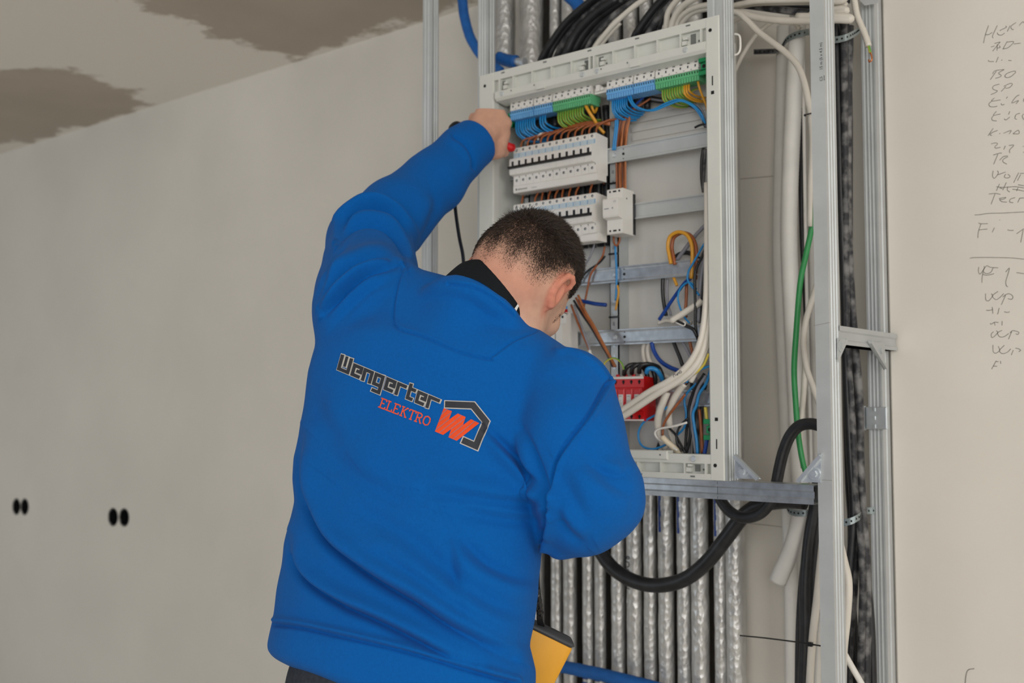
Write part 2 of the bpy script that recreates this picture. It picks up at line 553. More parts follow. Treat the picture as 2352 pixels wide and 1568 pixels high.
polyA = [tuple(PZ(*p, ZC)[:2]) for p in ((300, 5), (480, 72), (680, 136), (820, 84), (960, 42), (1130, -20), (900, -120), (500, -60))]
polyB = [tuple(PZ(*p, ZC)[:2]) for p in ((-200, 190), (0, 155), (170, 160), (355, 240), (215, 285), (80, 326), (-150, 335))]
dd = np.minimum(inside(polyA, XX, YY), inside(polyB, XX, YY))
fill = np.clip(.5 + dd * 4.0, 0, 1) * .5
ny, nx = XX.shape
me = bpy.data.meshes.new('ceiling')
idx = np.arange(nx * ny).reshape(ny, nx)
fs = np.stack([idx[:-1, :-1], idx[1:, :-1], idx[1:, 1:], idx[:-1, 1:]], -1).reshape(-1, 4)
me.from_pydata([tuple(p) for p in np.stack([XX, YY, np.full(XX.shape, ZC)], -1).reshape(-1, 3)], [], fs.tolist())
at = me.attributes.new('filler', 'FLOAT', 'POINT')
at.data.foreach_set('value', fill.reshape(-1).astype(np.float32))
me.materials.append(ceiling_mat())
struct(link('ceiling', me))
# ------------------------------------------------------------------ steel studs of the installation shaft
def ribbed(a, b, inward, n, depth=.0022, w=.0035):
    """points from a to b with n shallow grooves pressed along `inward`"""
    a, b, inward = np.array(a, float), np.array(b, float), np.array(inward, float)
    L = np.linalg.norm(b - a)
    t = (b - a) / L
    out = []
    for k in range(n):
        c = L * (k + 1) / (n + 1)
        out += [a + t * (c - w), a + t * (c - w * .5) + inward * depth, a + t * (c + w * .5) + inward * depth, a + t * (c + w)]
    return out


def extrude_profile(b, path, z0, z1, thick, axis='z'):
    P = np.array(path, float)
    T = np.gradient(P, axis=0)
    T /= np.linalg.norm(T, axis=1)[:, None]
    N = np.stack([-T[:, 1], T[:, 0]], 1)
    Q = P + N * thick
    n = len(P)

    def mk(p, h):
        return (p[0], p[1], h) if axis == 'z' else ((h, p[0], p[1]) if axis == 'x' else (p[0], h, p[1]))
    vs = [mk(p, z0) for p in P] + [mk(p, z1) for p in P] + [mk(p, z0) for p in Q] + [mk(p, z1) for p in Q]
    fs = []
    for i in range(n - 1):
        fs += [(i, i + 1, n + i + 1, n + i), (2 * n + i, 3 * n + i, 3 * n + i + 1, 2 * n + i + 1), (i, 2 * n + i, 2 * n + i + 1, i + 1), (n + i, n + i + 1, 3 * n + i + 1, 3 * n + i)]
    fs += [(0, n, 3 * n, 2 * n), (n - 1, 3 * n - 1, 4 * n - 1, 2 * n - 1)]
    b.add(vs, fs)


def stud(label, x0, x1, y0, y1, z0=0.0, z1=ZC, front=2, side=2, m='galv'):
    p = [(x0 + .008, y1), (x0, y1), (x0, y0)] + ribbed((x0, y0), (x1, y0), (0, 1), front) + [(x1, y0)] + ribbed((x1, y0), (x1, y1), (-1, 0), side) + [(x1, y1), (x1 - .008, y1)]
    b = MB()
    extrude_profile(b, p, z0, z1, .0012)
    return tag(b.build('metal_stud', M[m]), label, 'metal stud', 'upright studs of the shaft frame')


YF = 1.98
stud('galvanised upright stud farthest left, behind the raised forearm', -1.917, -1.884, YF, YF + .024, side=2)
stud('galvanised upright stud along the left edge of the electrical cabinet', -1.733, -1.700, YF + .0045, YF + .032, front=3)
stud('galvanised upright stud along the right edge of the electrical cabinet', -1.0965, -1.0625, YF + .0045, YF + .057, 1.2355, front=1, side=4)
sD = stud('broad front corner stud with a printed size label near its top', -.869, -.841, YF, YF + .052, front=0, side=3)
stud('galvanised upright stud against the edge of the written-on wall', -.892, -.8615, 2.30, 2.343, front=3, side=1)
b = MB()
# printed label on the corner stud, read from bottom to top
o = PY(1889, 160, YF - .0006)
vs, fs = text_mesh('15 m (5 x 4,5 m)', .0080, (o[0], YF - .0006, o[2]), (0, 0, 1), (-1, 0, 0))
b.add(vs, fs)
o = PY(1889, 186, YF - .0006)
vs, fs = text_mesh('C5', .0080, (o[0], YF - .0006, o[2]), (0, 0, 1), (-1, 0, 0))
b.add(vs, fs)
for k in range(3):
    b.box(o[0] + .003, o[0] + .0045, YF - .0008, YF - .0004, o[2] + .001 + k * .0035, o[2] + .003 + k * .0035)
b.build('printed_text', M['ink'], sD)
b = MB()
for (p0, p1) in (((1868, 748), (1906, 740)), ((1888, 1102), (1911, 1103))):
    b.ribbon([PY(*p0, YF - .0005), PY(*p1, YF - .0005)], .0008, (0, -1, 0))
b.build('pencil_mark', M['pencil'], sD)

# bottom track below the cabinet
zb0, zb1 = 1.200, 1.2345
prof = [(YF + .05, zb0 + .006), (YF + .05, zb0), (YF, zb0), (YF, zb0 + .008), (YF + .004, zb0 + .011), (YF + .004, zb0 + .022), (YF, zb0 + .025), (YF, zb1), (YF + .05, zb1), (YF + .05, zb1 - .006)]
b = MB()
extrude_profile(b, prof, -1.88, -.8775, .0012, 'x')
tr = tag(b.build('steel_track', M['galv_dark']), 'horizontal steel track directly under the electrical cabinet', 'metal track')
b = MB()
p = PY(1648, 1122, YF - .0006)
b.box(p[0] - .0004, p[0] + .0004, YF - .0008, YF - .0002, zb0, zb1)
b.build('pencil_mark', M['ink'], tr)

# return rail from the corner stud to the wall stud
xa = -.8415
prof = [(xa - .04, 1.500), (xa - .04, 1.496), (xa + .002, 1.496), (xa + .002, 1.503), (xa - .001, 1.506), (xa - .001, 1.520), (xa + .002, 1.523), (xa + .002, 1.532), (xa - .04, 1.532), (xa - .04, 1.528)]
zoff = PX(1935, 770, xa)[2] - 1.514
prof = [(x, z + zoff) for x, z in prof]
b = MB()
P = np.array(prof)
n = len(P)
Q = P + np.array([[-.0012, 0]])
ya, yb = YF + .045, 2.335
b.add([(x, ya, z) for x, z in P] + [(x, yb, z) for x, z in P], [(i, i + 1, n + i + 1, n + i) for i in range(n - 1)])
b.add([(x, ya, z) for x, z in Q] + [(x, yb, z) for x, z in Q], [(i + 1, i, n + i, n + i + 1) for i in range(n - 1)])
zr = 1.496 + zoff
tag(b.build('steel_track', M['galv']), 'short steel track running back from the corner stud to the wall stud', 'metal track')


def gusset(label, tri, nrm, lip, bolt, m='zinc'):
    """folded triangular corner bracket: plate, folded lip along the slanting edge, bolt"""
    t = thing('corner_bracket', label, 'bracket', tuple(tri[0]))
    tri = [np.array(p, float) for p in tri]
    nrm = np.array(nrm, float)
    b = MB()
    a = tri + [p + nrm * .0025 for p in tri]
    b.add(a, [(0, 1, 2), (5, 4, 3), (0, 3, 4, 1), (1, 4, 5, 2), (2, 5, 3, 0)])
    b.build('plate', M[m], t)
    b = MB()
    d = (tri[2] - tri[1]) / np.linalg.norm(tri[2] - tri[1])
    w = np.cross(d, nrm)
    w /= np.linalg.norm(w)
    if w @ (tri[0] - tri[1]) < 0:
        w = -w
    q0, q1 = tri[1] + d * .004, tri[2] - d * .004
    ring = [q0, q0 + w * .007, q0 + w * .007 + nrm * lip, q0 + nrm * lip]
    ring2 = [q1, q1 + w * .007, q1 + w * .007 + nrm * lip, q1 + nrm * lip]
    b.add(ring + ring2, [(0, 1, 2, 3), (7, 6, 5, 4), (0, 4, 5, 1), (1, 5, 6, 2), (2, 6, 7, 3), (3, 7, 4, 0)])
    b.build('folded_edge', M[m], t)
    b = MB()
    c = np.array(bolt, float)
    b.cyl(c, nrm, .012, .003, 16)
    b.cyl(c + nrm * .003, nrm, .0065, .004, 6)
    b.build('bolt', M[m], t)
    return t


g = lambda x, y, Y=YF - .001: PY(x, y, Y)
gusset('zinc corner bracket bolted at the foot of the cabinet side stud', [g(1688, 1098), g(1750, 1100), g(1690, 1040)], (0, -1, 0), .012, g(1706, 1083, YF - .004))
gusset('zinc corner bracket bolted to the left edge of the corner stud', [g(1886, 1108), g(1830, 1106), g(1888, 1040)], (0, -1, 0), .010, g(1871, 1088, YF - .004))
X1 = xa + .0025
gusset('small steel bracket under the short return track beside the corner stud', [PX(1922, 776, X1), PX(1945, 781, X1), PX(1922, 832, X1)], (1, 0, 0), .003, PX(1929, 794, X1 + .002), 'galv')
h = lambda x, y: PX(x, y, xa + .0025)
gusset('folded steel bracket under the short return track beside the wall stud', [h(2030, 786), h(1992, 786), h(2030, 850)], (1, 0, 0), .008, h(2020, 806), 'galv')
t = thing('fixing_plate', 'square zinc fixing plate clamped on the wall stud', 'bracket', tuple(PY(2010, 955, 2.29)))
b = MB()
p0, p1 = PY(1993, 985, 2.295), PY(2040, 930, 2.295)
b.bbox(p0[0], p1[0], 2.285, 2.297, p0[2], p1[2] - .004, .002)
b.build('plate', M['zinc'], t)
b = MB()
b.bbox(p0[0] - .016, p0[0] - .003, 2.280, 2.297, p0[2] - .002, p1[2] - .002, .003)
b.cyl((p0[0] - .010, 2.281, (p0[2] + p1[2]) / 2), (0, -1, 0), .003, .003, 8)
b.build('hinge_edge', M['zinc'], t)
b = MB()
p = PY(2006, 940, 2.285)
for k in range(3):
    b.box(p[0], p[0] + .004, 2.283, 2.286, p[2] - .004 - k * .018, p[2] + .004 - k * .018)
b.build('pressed_tab', M['zinc'], t)
b = MB()
q = [PX(1972, 0, xa), PX(2012, -6, xa), PX(2012, 10, xa), PX(1990, 12, xa)]
b.add([PY(1962, -12, 2.27), PY(2030, -18, 2.27), PY(2014, 8, 2.27), PY(1986, 13, 2.27)] + [PY(1962, -12, 2.28), PY(2030, -18, 2.28), PY(2014, 8, 2.28), PY(1986, 13, 2.28)],
      [(0, 1, 2, 3), (7, 6, 5, 4), (0, 4, 5, 1), (1, 5, 6, 2), (2, 6, 7, 3), (3, 7, 4, 0)])
tag(b.build('corner_bracket', M['galv']), 'folded steel bracket at the very top of the wall stud', 'bracket')

# ------------------------------------------------------------------ electrical cabinet
XL, XR, Z0, Z1 = -1.7255, -1.067, 1.2365, 2.1955
IL, IR = -1.679, -1.100
ZT0, ZT1 = 2.123, 2.1955     # top bar
ZB1 = 1.291
YBK = 2.105
cab = thing('electrical_cabinet', 'open grey distribution cabinet in the stud frame, half wired', 'cabinet', (XL, YF, Z0))
b = MB()
b.box(IL - .01, IR + .004, YBK, YBK + .004, Z0 + .03, Z1 - .02)
for k in range(3):
    b.box(-1.36, IR, YBK - .006 + k * .001, YBK, 2.04 - k * .02, 2.052 - k * .02)
b.build('back_plate', M['cab_back'], cab)
for sx, nm in ((0, 'side_frame'), (1, 'side_frame')):
    b = MB()
    if sx == 0:
        prof = [(IL - .009, YBK), (IL - .009, YF + .0035), (XL, YF + .0035), (XL, YF + .002), (XL + .002, YF), (IL - .002, YF), (IL, YF + .003), (IL, YF + .022), (IL - .006, YF + .026), (IL - .006, YBK)]
    else:
        prof = [(IR, YBK), (IR, YF + .003), (IR + .003, YF), (XR - .002, YF), (XR, YF + .002), (XR, YF + .0035), (IR + .003, YF + .0035), (IR + .003, YBK)]
    n = len(prof)
    b.add([(x, y, Z0) for x, y in prof] + [(x, y, Z1) for x, y in prof], [tuple(range(n))[::-1], tuple(range(n, 2 * n))] + [(i, (i + 1) % n, n + (i + 1) % n, n + i) for i in range(n)])
    sf = b.build(nm, M['cab'], cab)
    b = MB()
    xm = (XL + IL) / 2 if sx == 0 else (IR + XR) / 2
    for zz, hh, ww in ((2.06, .010, .0012), (1.36, .0035, .0035), (1.31, .010, .0012), (2.035, .0035, .0035), (1.9, .0, 0)):
        if hh:
            b.box(xm - ww, xm + ww, YF - .0006, YF + .0004, zz - hh, zz + hh)
    for zz in (Z1 - .028, Z0 + .03):
        b.cyl((xm - .004, YF - .0006, zz), (0, 1, 0), .004, .001, 10)
    b.build('slot', M['dark'], sf)
for top in (True, False):
    z0, z1 = (ZT0, ZT1) if top else (Z0, ZB1)
    xa_, xb_ = IL - .012, IR + .004
    b = MB()
    if top:
        b.box(xa_, xb_, YF + .012, YF + .05, z0 + .022, z1)                # cell floor
        b.box(xa_, xb_, YF + .0007, YF + .014, z1 - .020, z1 + .0004)                      # upper rim
        b.prism([(YF + .002, z0 + .024), (YF - .004, z0 + .022), (YF - .004, z0 + .006), (YF + .002, z0), (YF + .04, z0 - .004), (YF + .04, z0 + .024)], xa_ + .02, xb_ - .002)
        zc0, zc1 = z0 + .024, z1 - .020
    else:
        b.box(xa_, xb_, YF + .014, YF + .05, z0, z1 - .004)
        b.box(xa_, xb_, YF + .0007, YF + .016, z0 - .0004, z0 + .012)
        b.box(xa_, xb_, YF + .001, YF + .03, z1 - .022, z1 - .003)
        b.bbox(-1.335, -1.198, YF - .004, YF + .02, z1 - .016, z1 + .003, .002)
        zc0, zc1 = z0 + .012, z1 - .022
    bar = b.build('top_bar' if top else 'bottom_bar', M['cab'], cab)
    b = MB()
    for cx in np.linspace(IL + .06, IR - .06, 9):
        if abs(cx - (IL + IR) / 2) < .03:
            continue
        r1 = MB()
        r1.box(cx - .0015, cx + .0015, YF + .001, YF + .014, zc0, zc1)
        r1.build('rib', M['cab'], bar)
    mid = (IL + IR) / 2
    for cx in (mid - .006, mid + .006, xa_ + .03, xb_ - .014):
        b.box(cx - .002, cx + .002, YF, YF + .014, zc0, zc1)
    for cx in (mid - .028, mid + .028, IL + .035, IR - .05):
        b.box(cx - .007, cx + .004, YF + .003, YF + .013, zc0 + .003, zc0 + .012)
        b.box(cx - .003, cx + .007, YF + .002, YF + .010, zc0 + .014, zc0 + .019)
    if top:
        for cx in (-1.53, -1.27):
            b.box(cx - .012, cx + .012, YF - .007, YF + .005, z0 + .003, z0 + .013)
    b.build('catch', M['cab'], bar)
    b = MB()
    for cx in (mid - .020, mid + .020, IL + .022, IR - .034):
        b.box(cx - .006, cx + .006, YF + .0105, YF + .0118, zc0 + .004, zc1 - .003)
        b.box(cx + .012, cx + .016, YF + .0105, YF + .0118, zc0 + .006, zc0 + .010)
    for cx in np.linspace(IL + .03, IR - .04, 5):
        zz = z1 - .006 if top else z0 + .006
        b.box(cx - .005, cx + .005, YF - .0005, YF + .0005, zz - .0015, zz + .0015)
    for cx in (-1.62, -1.55, -1.36, -1.29) if top else (-1.32, -1.215):
        zz = z0 + .016 if top else z1 - .006
        b.cyl((cx, YF - .0046, zz), (0, 1, 0), .002, .001, 8)
    b.build('slot', mat('recess_grey_%d' % top, '6d6f6c', .7), bar)
    for cx in ((mid - .022, mid + .018, IL + .03, IR - .045) if top else (IR - .035, mid - .02)):
        b = MB()
        zz = z0 + .014 if top else z1 - .012
        b.cyl((cx, YF - .0042, zz), (0, -1, 0), .0062, .0022, 14, r2=.005)
        s = b.build('screw', M['zinc'], bar)
YRL = 2.052
for i, (zc, xs) in enumerate(((1.960, IL - .005), (1.824, IL - .005), (1.685, IL - .005), (1.543, IL - .005), (1.404, IL - .005))):
    b = MB()
    H = .0175
    prof = [(YRL - .004, zc + H), (YRL - .004, zc + H - .003), (YRL - .001, zc + H - .0035), (YRL, zc + H - .007), (YRL, zc - H + .007), (YRL - .001, zc - H + .0035), (YRL - .004, zc - H + .003), (YRL - .004, zc - H)]
    prof += [(y + .006, z) for y, z in prof[::-1]]
    b.prism(prof, xs, IR + .003)
    rl = b.build('mounting_rail', M['galv_dark'] if i >= 2 else M['galv'], cab)
    b = MB()
    for cx in (-1.352, -1.655, -1.13):
        b.cyl((cx, YRL - .0008, zc), (0, 1, 0), .0032, .001, 10)
        b.cyl((cx, YRL - .0008, zc + .011), (0, 1, 0), .0014, .001, 8)
        b.cyl((cx, YRL - .0008, zc - .011), (0, 1, 0), .0014, .001, 8)
    b.build('hole', M['dark'], rl)
    b = MB()
    b.cyl((-1.377, YRL - .0005, zc), (0, -1, 0), .0058, .003, 12, r2=.004)
    b.build('screw', M['zinc'], rl)
for cx, w in ((-1.3865, .0115), (-1.642, .008)):
    b = MB()
    b.box(cx - w, cx + w, 2.062, 2.066, Z0 + .03, Z1 - .06)
    b.box(cx - w, cx - w + .002, 2.062, 2.104, Z0 + .03, Z1 - .06)
    b.box(cx + w - .002, cx + w, 2.062, 2.104, Z0 + .03, Z1 - .06)
    po = b.build('mounting_post', M['galv'], cab)
    b = MB()
    for zz in np.arange(1.30, 2.12, .025):
        b.box(cx - .003, cx + .003, 2.0612, 2.0622, zz - .004, zz + .004)
    b.build('slot', M['dark'] if w < .01 else M['galv_dark'], po)
    b = MB()
    for zz in (1.737, 1.592, 1.90):
        b.box(cx - w - .001, cx + w + .001, 2.058, 2.063, zz - .004, zz)
    b.build('clip', M['black'], po)

# ------------------------------------------------------------------ breakers
PITCH = .0200
BX0 = -1.632


def breaker(label, with_label=True):
    """single module, its foot at the rail, origin at the left front bottom"""
    w = PITCH - .0005
    t = thing('circuit_breaker', label, 'breaker', (BX0, 2.0, 1.914), 'breakers in the cabinet')
    b = MB()
    zb, zt = 1.914, 2.006
    ye, yn = 2.0, 1.984
    prof = [(2.048, zt - .004), (ye + .002, zt), (ye, zt - .002), (ye, 1.979), (yn + .002, 1.977), (yn, 1.974), (yn, 1.942), (yn + .002, 1.938), (ye, 1.936), (ye, zb), (2.048, zb)]
    b.prism([(y, z) for y, z in prof[::-1]], BX0, BX0 + w)
    b.build('housing', M['white'], t)
    b = MB()
    cx = BX0 + w / 2
    b.cyl((cx, ye - .0004, 1.999), (0, 1, 0), .0031, .0008, 10)
    b.cyl((cx, ye - .0004, 1.926), (0, 1, 0), .0031, .0008, 10)
    b.box(cx + .0075, cx + .0085, ye - .0004, ye + .0004, 1.932, 1.936)
    b.build('terminal_hole', M['dark'], t)
    b = MB()
    b.cyl((cx + .001, ye - .0006, 1.9985), (0, 1, 0), .0016, .0006, 8)
    b.cyl((cx + .001, ye - .0006, 1.9255), (0, 1, 0), .0016, .0006, 8)
    b.build('terminal_screw', M['zinc'], t)
    b = MB()
    b.box(cx - .0028, cx + .0035, yn - .0004, yn + .002, 1.957, 1.9695)
    b.prism([(yn - .001, 1.9585), (yn - .007, 1.957), (yn - .008, 1.954), (yn - .006, 1.9515), (yn - .001, 1.951)], BX0 + .0006, BX0 + w + .0003)
    b.build('toggle', M['black'], t)
    b = MB()
    b.box(BX0 + .0003, BX0 + w - .004, ye - .0006, ye + .0002, 1.9805, 1.992)
    b.build('label_window', M['label'], t)
    b = MB()
    b.box(BX0 + w - .0042, BX0 + w - .001, ye - .0006, ye + .0002, 1.9815, 1.9915)
    b.build('label_line', M['label_line'], t)
    return t


b0 = breaker('white breaker with black toggle, first from the left in the upper row')
for i in range(1, 12):
    dup(b0, (i * PITCH, 0, 0), 'white breaker with black toggle, %s from the left in the upper row' % ORD[i])
for i in range(12):
    dup(b0, (i * PITCH, 0, -.1372), 'white breaker with black toggle, %s from the left in the lower row' % ORD[i])


def busbar(label, dz):
    t = thing('busbar_cover', label, 'busbar cover', (BX0, 2.0, 1.895 + dz))
    b = MB()
    xa_, xb_ = BX0 + .004, BX0 + 12 * PITCH + .008
    b.prism([(2.03, 1.9125 + dz), (1.996, 1.9125 + dz), (1.994, 1.9105 + dz), (1.994, 1.897 + dz), (1.996, 1.895 + dz), (2.03, 1.895 + dz)][::-1], xa_, xb_)
    b.build('cover_strip', M['white'], t)
    b = MB()
    b.box(xa_ - .004, xa_ + .2, 1.9985, 2.02, 1.9125 + dz, 1.9138 + dz)
    b.build('upper_edge', M['white'], t)
    return t


t = busbar('white busbar cover strip with dark print under the upper breaker row', 0)
vs, fs = text_mesh('elthoment', .0072, (BX0 + .017, 1.9934, 1.9005), (1, 0, 0), (0, 0, 1))
b = MB()
b.add(vs, fs)
b.box(BX0 + .012, BX0 + .0145, 1.9932, 1.9938, 1.9005, 1.9055)
b.build('printed_text', M['ink'], t)
vs, fs = text_mesh('1-phase', .0055, (BX0 + .058, 1.9934, 1.9005), (1, 0, 0), (0, 0, 1))
b = MB()
b.add(vs, fs)
b.build('printed_text', M['grey'], t)
busbar('plain white busbar cover strip under the lower breaker row', -.1372)

# two module switching device beside the lower row
t = thing('switching_device', 'wide white switching module at the right end of the lower row', 'module', (-1.362, 2.0, 1.768))
b = MB()
mx0, mx1 = -1.3615, -1.3205
b.prism([(2.046, 1.868), (2.001, 1.870), (1.999, 1.868), (1.999, 1.848), (1.984, 1.846), (1.982, 1.843), (1.982, 1.808), (1.984, 1.804), (1.999, 1.800), (1.999, 1.772), (2.001, 1.769), (2.046, 1.768)][::-1], mx0, mx1)
b.build('housing', M['white'], t)
b = MB()
for z in (1.864, 1.776):
    for fx in (.2, .8):
        b.cyl((mx0 + .041 * fx, 1.9985, z), (0, 1, 0), .0024, .0008, 10)
    b.box(mx0 + .016, mx0 + .025, 1.9984, 1.9992, z - .0018, z + .0018)
b.cyl((mx1 + .0004, 2.016, 1.848), (-1, 0, 0), .002, .0006, 8)
b.build('terminal_hole', M['dark'], t)
b = MB()
b.box(mx0 + .004, mx0 + .016, 1.9815, 1.9822, 1.8225, 1.8245)
vs, fs = text_mesh('CE', .006, (mx0 + .028, 1.9816, 1.836), (1, 0, 0), (0, 0, 1))
b.add(vs, fs)
b.cyl((mx0 + .026, 1.9815, 1.824), (0, 1, 0), .002, .0006, 8)
b.build('printed_text', M['grey'], t)
b = MB()
b.box(mx1 - .002, mx1 + .0014, 2.041, 2.050, 1.770, 1.862)
b.build('rear_shell', M['black'], t)

# ------------------------------------------------------------------ terminal strips
def terminal_block(label, x0, x1, m, n, cat='terminal block'):
    t = thing('terminal_block', label, cat, (x0, 2.01, 2.078))
    b = MB()
    b.prism([(2.05, 2.1005), (2.012, 2.1015), (2.008, 2.0985), (2.008, 2.089), (2.012, 2.087), (2.05, 2.087)][::-1], x0, x1 - .0008)
    b.build('body', m, t)
    b = MB()
    p = (x1 - x0) / n
    for k in range(n):
        b.box(x0 + k * p + p * .12, x0 + (k + 1) * p - p * .12, 2.0095, 2.045, 2.078, 2.0885)
    b.build('clamp', m, t)
    b = MB()
    for k in range(n):
        b.box(x0 + (k + .36) * p, x0 + (k + .64) * p, 2.0072, 2.009, 2.0935, 2.0982)
    b.build('slot', M['dark'], t)
    nn = max(2, round(n / 3))
    b = MB()
    b.prism([(2.030, 2.1255), (2.014, 2.1245), (2.0095, 2.116), (2.0082, 2.1015), (2.0125, 2.1005), (2.034, 2.1005)][::-1], x0 + .0005, x1 - .0012)
    b.build('marker_carrier', M['white'], t)
    b = MB()
    q = (x1 - x0) / nn
    for k in range(nn):
        cx = x0 + (k + .5) * q
        b.box(cx - .0014, cx + .0014, 2.0082, 2.0100, 2.1085, 2.1135)
        b.add([(cx - .003, 2.0098, 2.1180), (cx + .004, 2.0098, 2.1180), (cx + .004, 2.0106, 2.1197), (cx - .002, 2.0106, 2.1197)], [(0, 1, 2, 3)])
        b.box(cx + q * .38, cx + q * .55, 2.0078, 2.0090, 2.1035, 2.1045)
    b.build('marker_print', M['ink'], t)
    return t


terminal_block('blue terminal block at the left end of the left terminal strip', -1.650, -1.579, M['bterm'], 11)
terminal_block('blue terminal block in the middle of the left terminal strip', -1.577, -1.522, M['bterm'], 8)
terminal_block('green terminal block at the right end of the left terminal strip', -1.5205, -1.412, M['gterm'], 17)
terminal_block('blue terminal block at the left end of the right terminal strip', -1.368, -1.297, M['bterm'], 11)
terminal_block('blue terminal block in the middle of the right terminal strip', -1.2955, -1.241, M['bterm'], 9)
terminal_block('green terminal block at the right end of the right terminal strip', -1.2395, -1.131, M['gterm'], 17)


def end_clamp(label, x0, x1, z0, z1, y=2.015):
    t = thing('end_clamp', label, 'clamp', (x0, y, z0))
    h = (z1 - z0)
    b = MB()
    b.box(x0 + (x1 - x0) * .35, x1, y + .006, y + .03, z0, z1)
    for zz in (z0, z0 + h * .76):
        b.bbox(x0, x1, y, y + .012, zz, zz + h * .24, .001)
    b.bbox(x0 + (x1 - x0) * .2, x1, y + .002, y + .014, z0 + h * .32, z0 + h * .68, .001)
    b.build('body', M['gdark'], t)
    b = MB()
    b.cyl(((x0 + x1) / 2 + .001, y + .0015, z0 + h / 2), (0, 1, 0), min(.0045, (x1 - x0) * .3), .001, 10)
    b.build('screw_hole', M['dark'], t)
    return t


end_clamp('dark green end clamp left of the left terminal strip', -1.663, -1.6515, 2.066, 2.100)
end_clamp('dark green end clamp at the far right of the right terminal strip', -1.129, -1.106, 2.085, 2.122, 2.002)
p = PY(1620, 940, 2.01)
end_clamp('green earth clamp low on the right side of the cabinet', p[0], IR + .002, PY(1620, 1010, 2.01)[2], PY(1620, 962, 2.01)[2], 2.0)
# carriers bracket between the two strips
b = MB()
b.box(-1.408, -1.372, 2.02, 2.06, 2.100, 2.112)
b.box(-1.400, -1.390, 2.012, 2.03, 2.104, 2.118)
b.cyl((-1.384, 2.013, 2.108), (0, 1, 0), .004, .01, 10)
tag(b.build('rail_bracket', M['white']), 'small pale bracket between the two terminal strips', 'bracket')

# ------------------------------------------------------------------ surge arrester
t = thing('surge_arrester', 'red surge protector block with white print and black leads', 'surge protector', (-1.35, 2.0, 1.355))
sx0, sx1 = -1.352, -1.269
b = MB()
b.prism([(2.048, 1.449), (2.002, 1.452), (2.0, 1.450), (2.0, 1.428), (1.992, 1.426), (1.992, 1.378), (2.0, 1.376), (2.0, 1.357), (2.002, 1.355), (2.048, 1.355)][::-1], sx0, sx1)
b.build('housing', M['red'], t)
for k in range(4):
    b = MB()
    x = sx0 + .0205 * k
    b.bbox(x + .002, x + .0185, 1.989, 2.0, 1.380, 1.4245, .0015)
    pg = b.build('plug_in_unit', M['red'], t)
    b = MB()
    b.box(x + .0045, x + .016, 1.9884, 1.9892, 1.383, 1.4125)
    pl = b.build('label_plate', M['paper'], pg)
    b = MB()
    for q in range(5):
        b.box(x + .006, x + .006 + .001 * (3 + q % 3 * 2), 1.988, 1.9886, 1.387 + q * .003, 1.3878 + q * .003)
    b.box(x + .006, x + .013, 1.988, 1.9886, 1.408, 1.4095)
    b.build('printed_line', M['grey'], pg)
b = MB()
for z in (1.4405, 1.365):
    for k in range(4):
        b.cyl((sx0 + .0205 * k + .01, 1.9994, z), (0, 1, 0), .0034, .0008, 10)
        b.box(sx0 + .0205 * k + .0085, sx0 + .0205 * k + .0115, 1.9992, 2.0, z - .0055, z)
b.build('terminal_hole', M['dark'], t)
b = MB()
for z0, z1 in ((1.4465, 1.4515), (1.3555, 1.3585)):
    b.box(sx0 + .0005, sx1 - .0005, 1.9986, 2.0002, z0, z1)
b.build('white_band', M['paper'], t)
for k in range(4):
    b = MB()
    x = sx0 + .0205 * k + .008
    b.cyl((x, 2.012, 1.450), (0, 0, 1), .0045, .007, 10)
    b.build('lead_collar', M['red'] if k < 3 else M['wcable'], t)

# tall device half hidden behind the head
t = thing('protective_switch', 'tall white protective switch half hidden behind the face', 'module', (-1.56, 2.0, 1.47))
b = MB()
b.prism([(2.046, 1.60), (2.002, 1.602), (2.0, 1.6), (2.0, 1.576), (1.985, 1.574), (1.985, 1.52), (2.0, 1.516), (2.0, 1.492), (2.046, 1.49)][::-1], -1.545, -1.477)
b.build('housing', M['white'], t)
b = MB()
for k in range(3):
    b.cyl((-1.535 + k * .024, 1.9994, 1.592), (0, 1, 0), .003, .0008, 10)
    b.cyl((-1.535 + k * .024, 1.9994, 1.502), (0, 1, 0), .003, .0008, 10)
b.box(-1.497, -1.496, 1.9845, 1.9853, 1.525, 1.57)
b.box(-1.512, -1.511, 1.9845, 1.9853, 1.525, 1.57)
b.build('terminal_hole', M['dark'], t)
b = MB()
b.box(-1.503, -1.487, 1.996, 2.02, 1.602, 1.611)
b.build('red_tab', M['red'], t)
b = MB()
b.box(-1.503, -1.487, 1.996, 2.02, 1.611, 1.618)
b.build('blue_tab', M['bterm'], t)
# ------------------------------------------------------------------ the electrician (modelled as smooth unions of tapered volumes)
import openvdb


def cc(px, py, s):
    return np.array([(px - CX) / FOC * s, -(py - CY) / FOC * s, s])


def rc(p0, p1, r0, r1):
    p0, p1 = np.array(p0, float), np.array(p1, float)
    d = p1 - p0
    L2 = max(d @ d, 1e-12)

    def f(p):
        q = p - p0
        t = np.clip(q @ d / L2, 0, 1)
        return np.linalg.norm(q - t[..., None] * d, axis=-1) - (r0 + t * (r1 - r0))
    f.c, f.R = (p0 + p1) / 2, math.sqrt(L2) / 2 + max(r0, r1)
    return f


def chain(pts, k=0):
    return [rc(a[0], b[0], a[1], b[1]) for a, b in zip(pts[:-1], pts[1:])]


def el(c, axes, rad):
    c, A, rad = np.array(c, float), np.array(axes, float), np.array(rad, float)

    def f(p):
        q = (p - c) @ A.T
        k0 = np.linalg.norm(q / rad, axis=-1)
        k1 = np.linalg.norm(q / rad ** 2, axis=-1) + 1e-9
        return k0 * (k0 - 1) / k1
    f.c, f.R = c, max(rad)
    return f


def smin(a, b, k):
    h = np.maximum(k - np.abs(a - b), 0) / k
    return np.minimum(a, b) - h * h * k * .25


def smax(a, b, k):
    return -smin(-a, -b, k)


